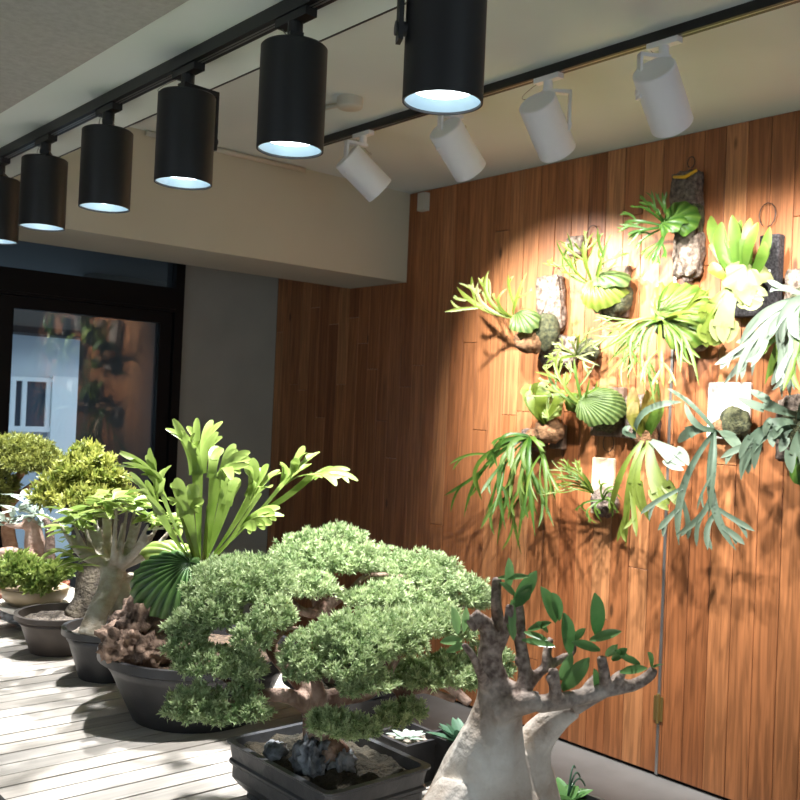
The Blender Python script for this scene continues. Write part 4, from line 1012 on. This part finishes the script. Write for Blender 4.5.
# --- silver-leaved plant with pale twisting trunk, farther back
bc = dp(40, 620, 2.95); bc.z = ZD
t = thing('silver_leaf_plant', 'silver-leaved succulent with a pale twisted trunk rising behind the low azalea', 'plant', bc)
round_pot(t, M['red_pot'], bc, .055, .075, .06, 'gravel', seed=11)
tr = [[(40, 592, 2.95, 12), (40, 585, 2.95, 12), (41, 565, 2.95, 9), (40, 548, 2.94, 7), (34, 530, 2.93, 6), (26, 516, 2.93, 5)],
      [(41, 560, 2.95, 8), (24, 556, 2.89, 7), (8, 552, 2.85, 6), (-6, 556, 2.85, 5)], [(34, 570, 2.95, 6), (30, 545, 2.93, 6), (28, 528, 2.93, 4), (14, 526, 2.89, 3), (4, 524, 2.89, 2)], [(40, 540, 2.94, 5), (36, 522, 2.93, 4)]]
ptree(tr, 'pink_bark', t, vox=.005)
rn = random.Random(9); mb = MB()
for i in range(54):
    tx, ty = rn.choice([(22, 512), (30, 516), (38, 520), (10, 522), (26, 500)])
    p = dp(tx + rn.uniform(-6, 6), ty + rn.uniform(-4, 4), 2.93 + rn.uniform(-.04, .04)); a = rn.uniform(0, 6.28)
    leaf_blade(mb, p, V((math.cos(a), math.sin(a), rn.uniform(-.1, .9))), V((rn.uniform(-.4, .4), rn.uniform(-.4, .4), 1)), rn.uniform(.05, .085), rn.uniform(.015, .022), .1, rn.uniform(.2, .7))
mb.build('leaves', M['silver'], t, True)
# brown forked stump branch beside it
t2 = ptree([[(48, 585, 2.89, 7), (49, 560, 2.89, 6), (50, 540, 2.89, 5), (48, 524, 2.89, 4), (44, 518, 2.89, 3)], [(50, 530, 2.89, 4), (58, 520, 2.89, 3)]], 'twig_bark', t, 'dead_branch', vox=.004)

# --- low azalea in a tan round pot on a stone base
bc = dp(34, 612, 2.63); bc.z = ZD
t = thing('azalea_bonsai', 'low azalea with small pale-edged leaves in a tan pot on a stone base, far left', 'bonsai', bc)
MB().lump(bc + V((0, 0, .036)), (.085, .085, .028), 31, .22, 2, 16).build('stone_base', M['stone'], t, True)
MB().lathe([(.0005, .038), (.06, .038), (.085, .05), (.10, .062), (.098, .067), (.08, .062), (.0005, .06)], bc, 36).build('saucer', M['plank_white'], t, True)
MB().lathe([(.0005, .061), (.062, .061), (.082, .08), (.088, .105), (.084, .108), (.078, .10), (.0005, .098)], bc, 36).build('pot', M['tan_pot'], t, True)
ptree([[(38, 592, 2.63, 9), (36, 580, 2.63, 7), (34, 570, 2.63, 5)]], 'pale_bark', t)
for i, it in enumerate([[(16, 572, 2.58, 20, 14), (30, 576, 2.57, 18, 12)], [(46, 576, 2.56, 20, 12), (58, 572, 2.59, 14, 9), (40, 588, 2.54, 14, 8)], [(6, 580, 2.59, 14, 12), (20, 560, 2.63, 14, 6)]]):
    ppad(t, 'azalea2', it, 420 + i, spacing=.013, nb=8, bl=.018, bw=.0075, spread=.9, upb=.5)

# --- rounded pine at the far end
bc = dp(14, 590, 3.22); bc.z = ZD
t = thing('pine_bonsai', 'olive-green bonsai with a rounded helmet-like crown and orange-brown trunk, at the far end', 'bonsai', bc)
round_pot(t, M['red_pot'], bc, .09, .12, .09, 'soil', seed=13)
tr = [[(14, 576, 3.22, 9), (12, 556, 3.22, 8), (8, 530, 3.22, 7), (9, 505, 3.21, 6), (14, 484, 3.20, 5), (24, 470, 3.20, 4)], [(9, 505, 3.21, 5), (30, 486, 3.19, 3), (46, 478, 3.19, 2)], [(9, 510, 3.21, 5), (-4, 496, 3.19, 3)]]
ptree(tr, 'pine_bark', t, vox=.006)
for i, it in enumerate([[(22, 452, 3.22, 30, 17), (34, 452, 3.19, 22, 13), (8, 450, 3.23, 22, 14)], [(42, 464, 3.15, 22, 13), (24, 466, 3.15, 20, 12), (52, 468, 3.19, 12, 9)], [(0, 486, 3.15, 16, 16), (-6, 500, 3.15, 18, 14), (4, 470, 3.15, 12, 12)]]):
    ppad(t, 'pine', it, 440 + i, spacing=.0125, nb=8, bl=.019, bw=.005)

# --- small pots and succulents
bc = dp(-6, 616, 2.75); bc.z = ZD
t = thing('plant_pot', 'reddish-brown pot cut off by the left edge of the photo', 'pot', bc)
round_pot(t, M['red_pot'], bc, .06, .075, .07, 'soil', seed=14)
bc = V((1.06, 2.62, ZD))
t = thing('teal_vase', 'glossy dark teal vase standing behind the swollen grey trunk', 'vase', bc)
bc = V((1.10, 2.47, ZD)); t.location = bc
MB().lathe([(.0005, 0), (.035, 0), (.05, .04), (.058, .10), (.054, .15), (.04, .185), (.032, .20), (.036, .21), (.030, .21), (.026, .19), (.0005, .12)], bc, 32).build('body', M['teal_pot'], t, True)

def agave(root, c, n, L, w, seed, m='agave', up=.5):
    rn = random.Random(seed); mb = MB()
    for i in range(n):
        a = i * 2.4; q = i / n; el = .15 + up * q * 1.6
        leaf_blade(mb, c + V((math.cos(a), math.sin(a), 0)) * .006, V((math.cos(a) * math.cos(el), math.sin(a) * math.cos(el), math.sin(el))), V((-math.cos(a) * math.sin(el), -math.sin(a) * math.sin(el), math.cos(el))), L * (1 - .45 * q) * rn.uniform(.85, 1.1), w, -.05, rn.uniform(0, .4), (.6, .9, 1, 1, .95, .85, .68, .42, .03))
    return mb.build('rosette', M[m], root, True)
def square_pot(root, c, hb, ht, h, soil):
    mb = MB(); vs = []; fs = []
    for s, z in ((hb, 0), (ht, h * .88), (ht + .004, h * .88), (ht + .004, h), (ht - .003, h), (ht - .005, h - .014)):
        vs += [c + V((s, s, z)), c + V((-s, s, z)), c + V((-s, -s, z)), c + V((s, -s, z))]
    for i in range(5):
        for k in range(4): fs.append((i * 4 + k, i * 4 + (k + 1) % 4, (i + 1) * 4 + (k + 1) % 4, (i + 1) * 4 + k))
    fs.append((3, 2, 1, 0)); mb.add(vs, fs).build('pot', M['black_pot'], root)
    q = ht - .006; mb = MB(); n = 10; vs = []; fs = []
    for j in range(n + 1):
        for i in range(n + 1): x = -q + 2 * q * i / n; y = -q + 2 * q * j / n; vs.append(c + V((x, y, h - .010 + .004 * noise.noise(V((x * 90, y * 90, 3))))))
    for j in range(n):
        for i in range(n): a = j * (n + 1) + i; fs.append((a, a + 1, a + n + 2, a + n + 1))
    mb.add(vs, fs).build('soil', M[soil], root)
c = wp(412, 744, Z=ZD + .07); c = V((c.x + .02, c.y + .03, ZD))
t = thing('succulent_pot', 'square black pot of gravel with a flat grey-leaved succulent, beside the rectangular pot', 'plant', c)
square_pot(t, c, .033, .042, .075, 'gravel'); agave(t, c + V((-.005, -.0, .068)), 9, .035, .014, 3, 'silver', .1)
c = wp(462, 742, Z=ZD + .08); c = V((c.x + .03, c.y + .02, ZD))
t = thing('succulent_pot', 'square black pot with a dark green spiky rosette, left of the foreground swollen trunk', 'plant', c)
square_pot(t, c, .036, .045, .08, 'soil'); agave(t, c + V((-.01, 0, .07)), 16, .062, .02, 4)
c = wp(560, 806, Z=ZD + .07); c = V((c.x + .03, c.y + .015, ZD))
t = thing('succulent_pot', 'small black pot of jagged dark leaves at the bottom, right of the foreground swollen trunk', 'plant', c)
square_pot(t, c, .032, .040, .07, 'soil'); agave(t, c + V((0, 0, .063)), 14, .05, .022, 8, 'glossy', .45)
mb = MB()
for k in range(3):
    a = c + V((0.005, 0, .065)); e = dp(575 + k * 5, 768 + k * 9, 1.45)
    mb.tube(bez(a, (a + e) / 2 + V((0, 0, .04)), e, 9), .0014, 6)
mb.build('stalk', M['agave'], t, True)

def adenium_mat():
    """pale smooth caudex turning to brown corky young wood on the branches"""
    m = mat('desert_rose_skin', (0.34, 0.25, 0.175), 0.72, c2=(0.72, 0.67, 0.59), scale=11, bump=0.5, bscale=80)
    nt = m.node_tree; b = nt.nodes['Principled BSDF']; src = b.inputs['Base Color'].links[0].from_socket
    tc = nt.nodes['Texture Coordinate']; sp_ = nt.nodes.new('ShaderNodeSeparateXYZ'); nt.links.new(tc.outputs['Object'], sp_.inputs[0])
    n = nt.nodes.new('ShaderNodeTexNoise'); n.inputs['Scale'].default_value = 26; nt.links.new(tc.outputs['Object'], n.inputs['Vector'])
    ad = nt.nodes.new('ShaderNodeMath'); ad.operation = 'MULTIPLY_ADD'; ad.inputs[1].default_value = 0.10
    nt.links.new(n.outputs[0], ad.inputs[0]); nt.links.new(sp_.outputs['Z'], ad.inputs[2])
    mr = nt.nodes.new('ShaderNodeMapRange'); mr.inputs['From Min'].default_value = 0.268; mr.inputs['From Max'].default_value = 0.335
    nt.links.new(ad.outputs[0], mr.inputs['Value'])
    n2 = nt.nodes.new('ShaderNodeTexNoise'); n2.inputs['Scale'].default_value = 120; nt.links.new(tc.outputs['Object'], n2.inputs['Vector'])
    cr = nt.nodes.new('ShaderNodeValToRGB'); cr.color_ramp.elements[0].color = (.11, .068, .048, 1); cr.color_ramp.elements[1].color = (.36, .27, .21, 1)
    cr.color_ramp.elements[0].position = .35; cr.color_ramp.elements[1].position = .7
    nt.links.new(n2.outputs[0], cr.inputs[0])
    mx = nt.nodes.new('ShaderNodeMix'); mx.data_type = 'RGBA'
    nt.links.new(mr.outputs[0], mx.inputs['Factor']); nt.links.new(src, mx.inputs['A']); nt.links.new(cr.outputs[0], mx.inputs['B'])
    nt.links.new(mx.outputs['Result'], b.inputs['Base Color'])
    return m
M['aden'] = adenium_mat()
# --- foreground adenium with the fat bottle trunk
ac = dp(492, 850, 1.28); ac.z = ZD
t = thing('desert_rose', 'foreground desert rose with a fat pale bottle trunk and stubby brown branches, bottom right', 'plant', ac)
round_pot(t, M['slate_pot'], ac, .10, .125, .055, 'gravel', rings=False, seed=15)
a_ = 1.26
tr = [[(482, 850, 1.27, 82), (482, 845, 1.27, 80), (484, 812, 1.27, 66), (486, 780, 1.27, 50), (490, 752, 1.26, 38), (495, 726, 1.26, 29), (497, 705, 1.26, 24), (494, 685, 1.26, 17), (490, 665, 1.26, 13.5), (490, 648, 1.26, 12)],
      [(440, 832, 1.22, 30), (446, 818, 1.22, 30), (460, 790, 1.24, 24)],
      [(532, 850, 1.31, 40), (534, 830, 1.31, 36), (532, 790, 1.31, 27), (530, 764, 1.30, 22), (534, 744, 1.30, 19), (546, 728, 1.29, 16), (560, 716, 1.28, 13), (574, 708, 1.27, 10)],
      [(506, 712, 1.25, 18), (512, 698, 1.25, 15), (520, 686, 1.25, 11)],
      [(500, 712, 1.24, 16), (514, 706, 1.23, 12), (530, 702, 1.22, 11), (540, 700, 1.22, 9.5)]]
br = [[(490, 660, 1.26, 12), (490, 636, 1.26, 10.5), (486, 626, 1.26, 9), (478, 618, 1.25, 7), (473, 613, 1.25, 6.5)],
      [(492, 645, 1.26, 9), (498, 625, 1.27, 7), (496, 602, 1.27, 5.8), (497, 577, 1.27, 5.2)],
      [(494, 652, 1.26, 8), (502, 640, 1.25, 6), (508, 622, 1.24, 5.2), (510, 604, 1.24, 4.5)],
      [(478, 620, 1.25, 5), (474, 628, 1.24, 4), (470, 622, 1.24, 4), (466, 614, 1.24, 3.5)],
      [(488, 690, 1.25, 8), (480, 672, 1.22, 5), (472, 655, 1.20, 4.2), (463, 644, 1.19, 3.4)],
      [(524, 702, 1.23, 9), (525, 680, 1.24, 8), (524, 662, 1.25, 6.5), (520, 640, 1.26, 6.5), (520, 618, 1.27, 5.6), (518, 602, 1.27, 5)],
      [(520, 665, 1.25, 6), (521, 658, 1.25, 6.5)],
      [(536, 704, 1.23, 9.5), (556, 702, 1.23, 9), (576, 698, 1.24, 8.5), (598, 692, 1.24, 7.5), (618, 688, 1.24, 7), (636, 684, 1.25, 6.3), (650, 675, 1.25, 5.8), (654, 668, 1.25, 4.8)],
      [(556, 702, 1.23, 8), (555, 688, 1.22, 6.6), (553, 668, 1.22, 5.2)], [(556, 690, 1.22, 5), (548, 676, 1.21, 4)],
      [(527, 686, 1.24, 7), (540, 672, 1.25, 5.2), (556, 662, 1.26, 4.8), (566, 656, 1.27, 4)],
      [(546, 668, 1.25, 5), (547, 652, 1.26, 5), (551, 638, 1.27, 3.6)],
      [(606, 690, 1.24, 6.5), (604, 672, 1.23, 6), (601, 656, 1.23, 5.2)], [(606, 690, 1.24, 6), (616, 678, 1.25, 5), (624, 672, 1.26, 4)], [(618, 688, 1.24, 5.6), (620, 676, 1.23, 4.4)],
      [(574, 706, 1.26, 10), (590, 698, 1.25, 8), (606, 690, 1.25, 7)], [(566, 658, 1.27, 4), (574, 650, 1.28, 3.4), (572, 640, 1.28, 3)], [(584, 694, 1.24, 6), (590, 684, 1.25, 5), (596, 676, 1.26, 3.5)]]
ptree(tr + br, M['aden'], t, 'trunk', vox=.0026)
mb = MB()
def lf(b, e, w, nrm=(-.46, -.70, .5), d0=1.25, d1=1.22, tone=.1):
    B = dp(b[0], b[1], d0); E_ = dp(e[0], e[1], d1); D = E_ - B
    leaf_blade(mb, B, D, nrm, D.length, w * 1.15 * d0 / F, .04, tone, (.25, .55, .82, .97, 1, .97, .86, .58, .1))
for b, e, w, tn in [((597, 636), (595, 592), 15, .0), ((516, 604), (537, 570), 13, .25), ((514, 606), (532, 584), 12, .1), ((508, 590), (509, 557), 9, .5), ((556, 622), (541, 586), 13, .25), ((560, 620), (552, 592), 12, .2), ((570, 654), (564, 612), 14, .15), ((562, 690), (590, 657), 14, .2), ((560, 680), (572, 652), 10, .3),
                    ((590, 640), (622, 631), 9, .7), ((600, 650), (572, 642), 9, .3), ((596, 690), (594, 668), 8, .1), ((458, 634), (452, 606), 9, .8), ((464, 632), (466, 606), 7, .8), ((462, 640), (440, 642), 8, .8), ((466, 644), (446, 652), 7, .7),
                    ((620, 672), (648, 668), 8, .4), ((612, 660), (628, 648), 8, .3), ((652, 668), (648, 652), 9, .3), ((654, 668), (664, 664), 7, .4), ((640, 664), (620, 656), 7, .4), ((630, 660), (615, 650), 7, .3), ((498, 578), (530, 576), 6, .75), ((516, 596), (500, 582), 7, .6), ((522, 640), (556, 646), 7, .5), ((524, 632), (548, 640), 6, .5), ((528, 630), (552, 622), 7, .4),
                    ((508, 612), (514, 640), 8, .8), ((512, 600), (512, 634), 7, .75), ((573, 640), (586, 628), 7, .3), ((522, 600), (530, 588), 9, .3), ((548, 632), (536, 622), 7, .3), ((606, 656), (618, 644), 7, .3)]:
    lf(b, e, w, tone=tn)
mb.build('leaves', M['glossy'], t, True)

# --- dark shallow tray at the near end of the bench
a = wp(8, 802, Z=ZD + .02); b = wp(0, 792, Z=ZD + .02)
t = thing('tray', 'dark shallow tray whose corner shows at the bottom left of the photo', 'tray', (a.x - .13, b.y - .14, ZD))
x1, y1 = a.x, b.y + .004; x0, y0 = x1 - .26, y1 - .30
MB().box((x0, y0, ZD), (x1, y1, ZD + .006)).build('base', M['black_pot'], t)
MB().box((x0, y0, ZD + .006), (x0 + .008, y1, ZD + .02)).box((x1 - .008, y0, ZD + .006), (x1, y1, ZD + .02)).box((x0, y0, ZD + .006), (x1, y0 + .008, ZD + .02)).box((x0, y1 - .008, ZD + .006), (x1, y1, ZD + .02)).build('rim', M['black_pot'], t)
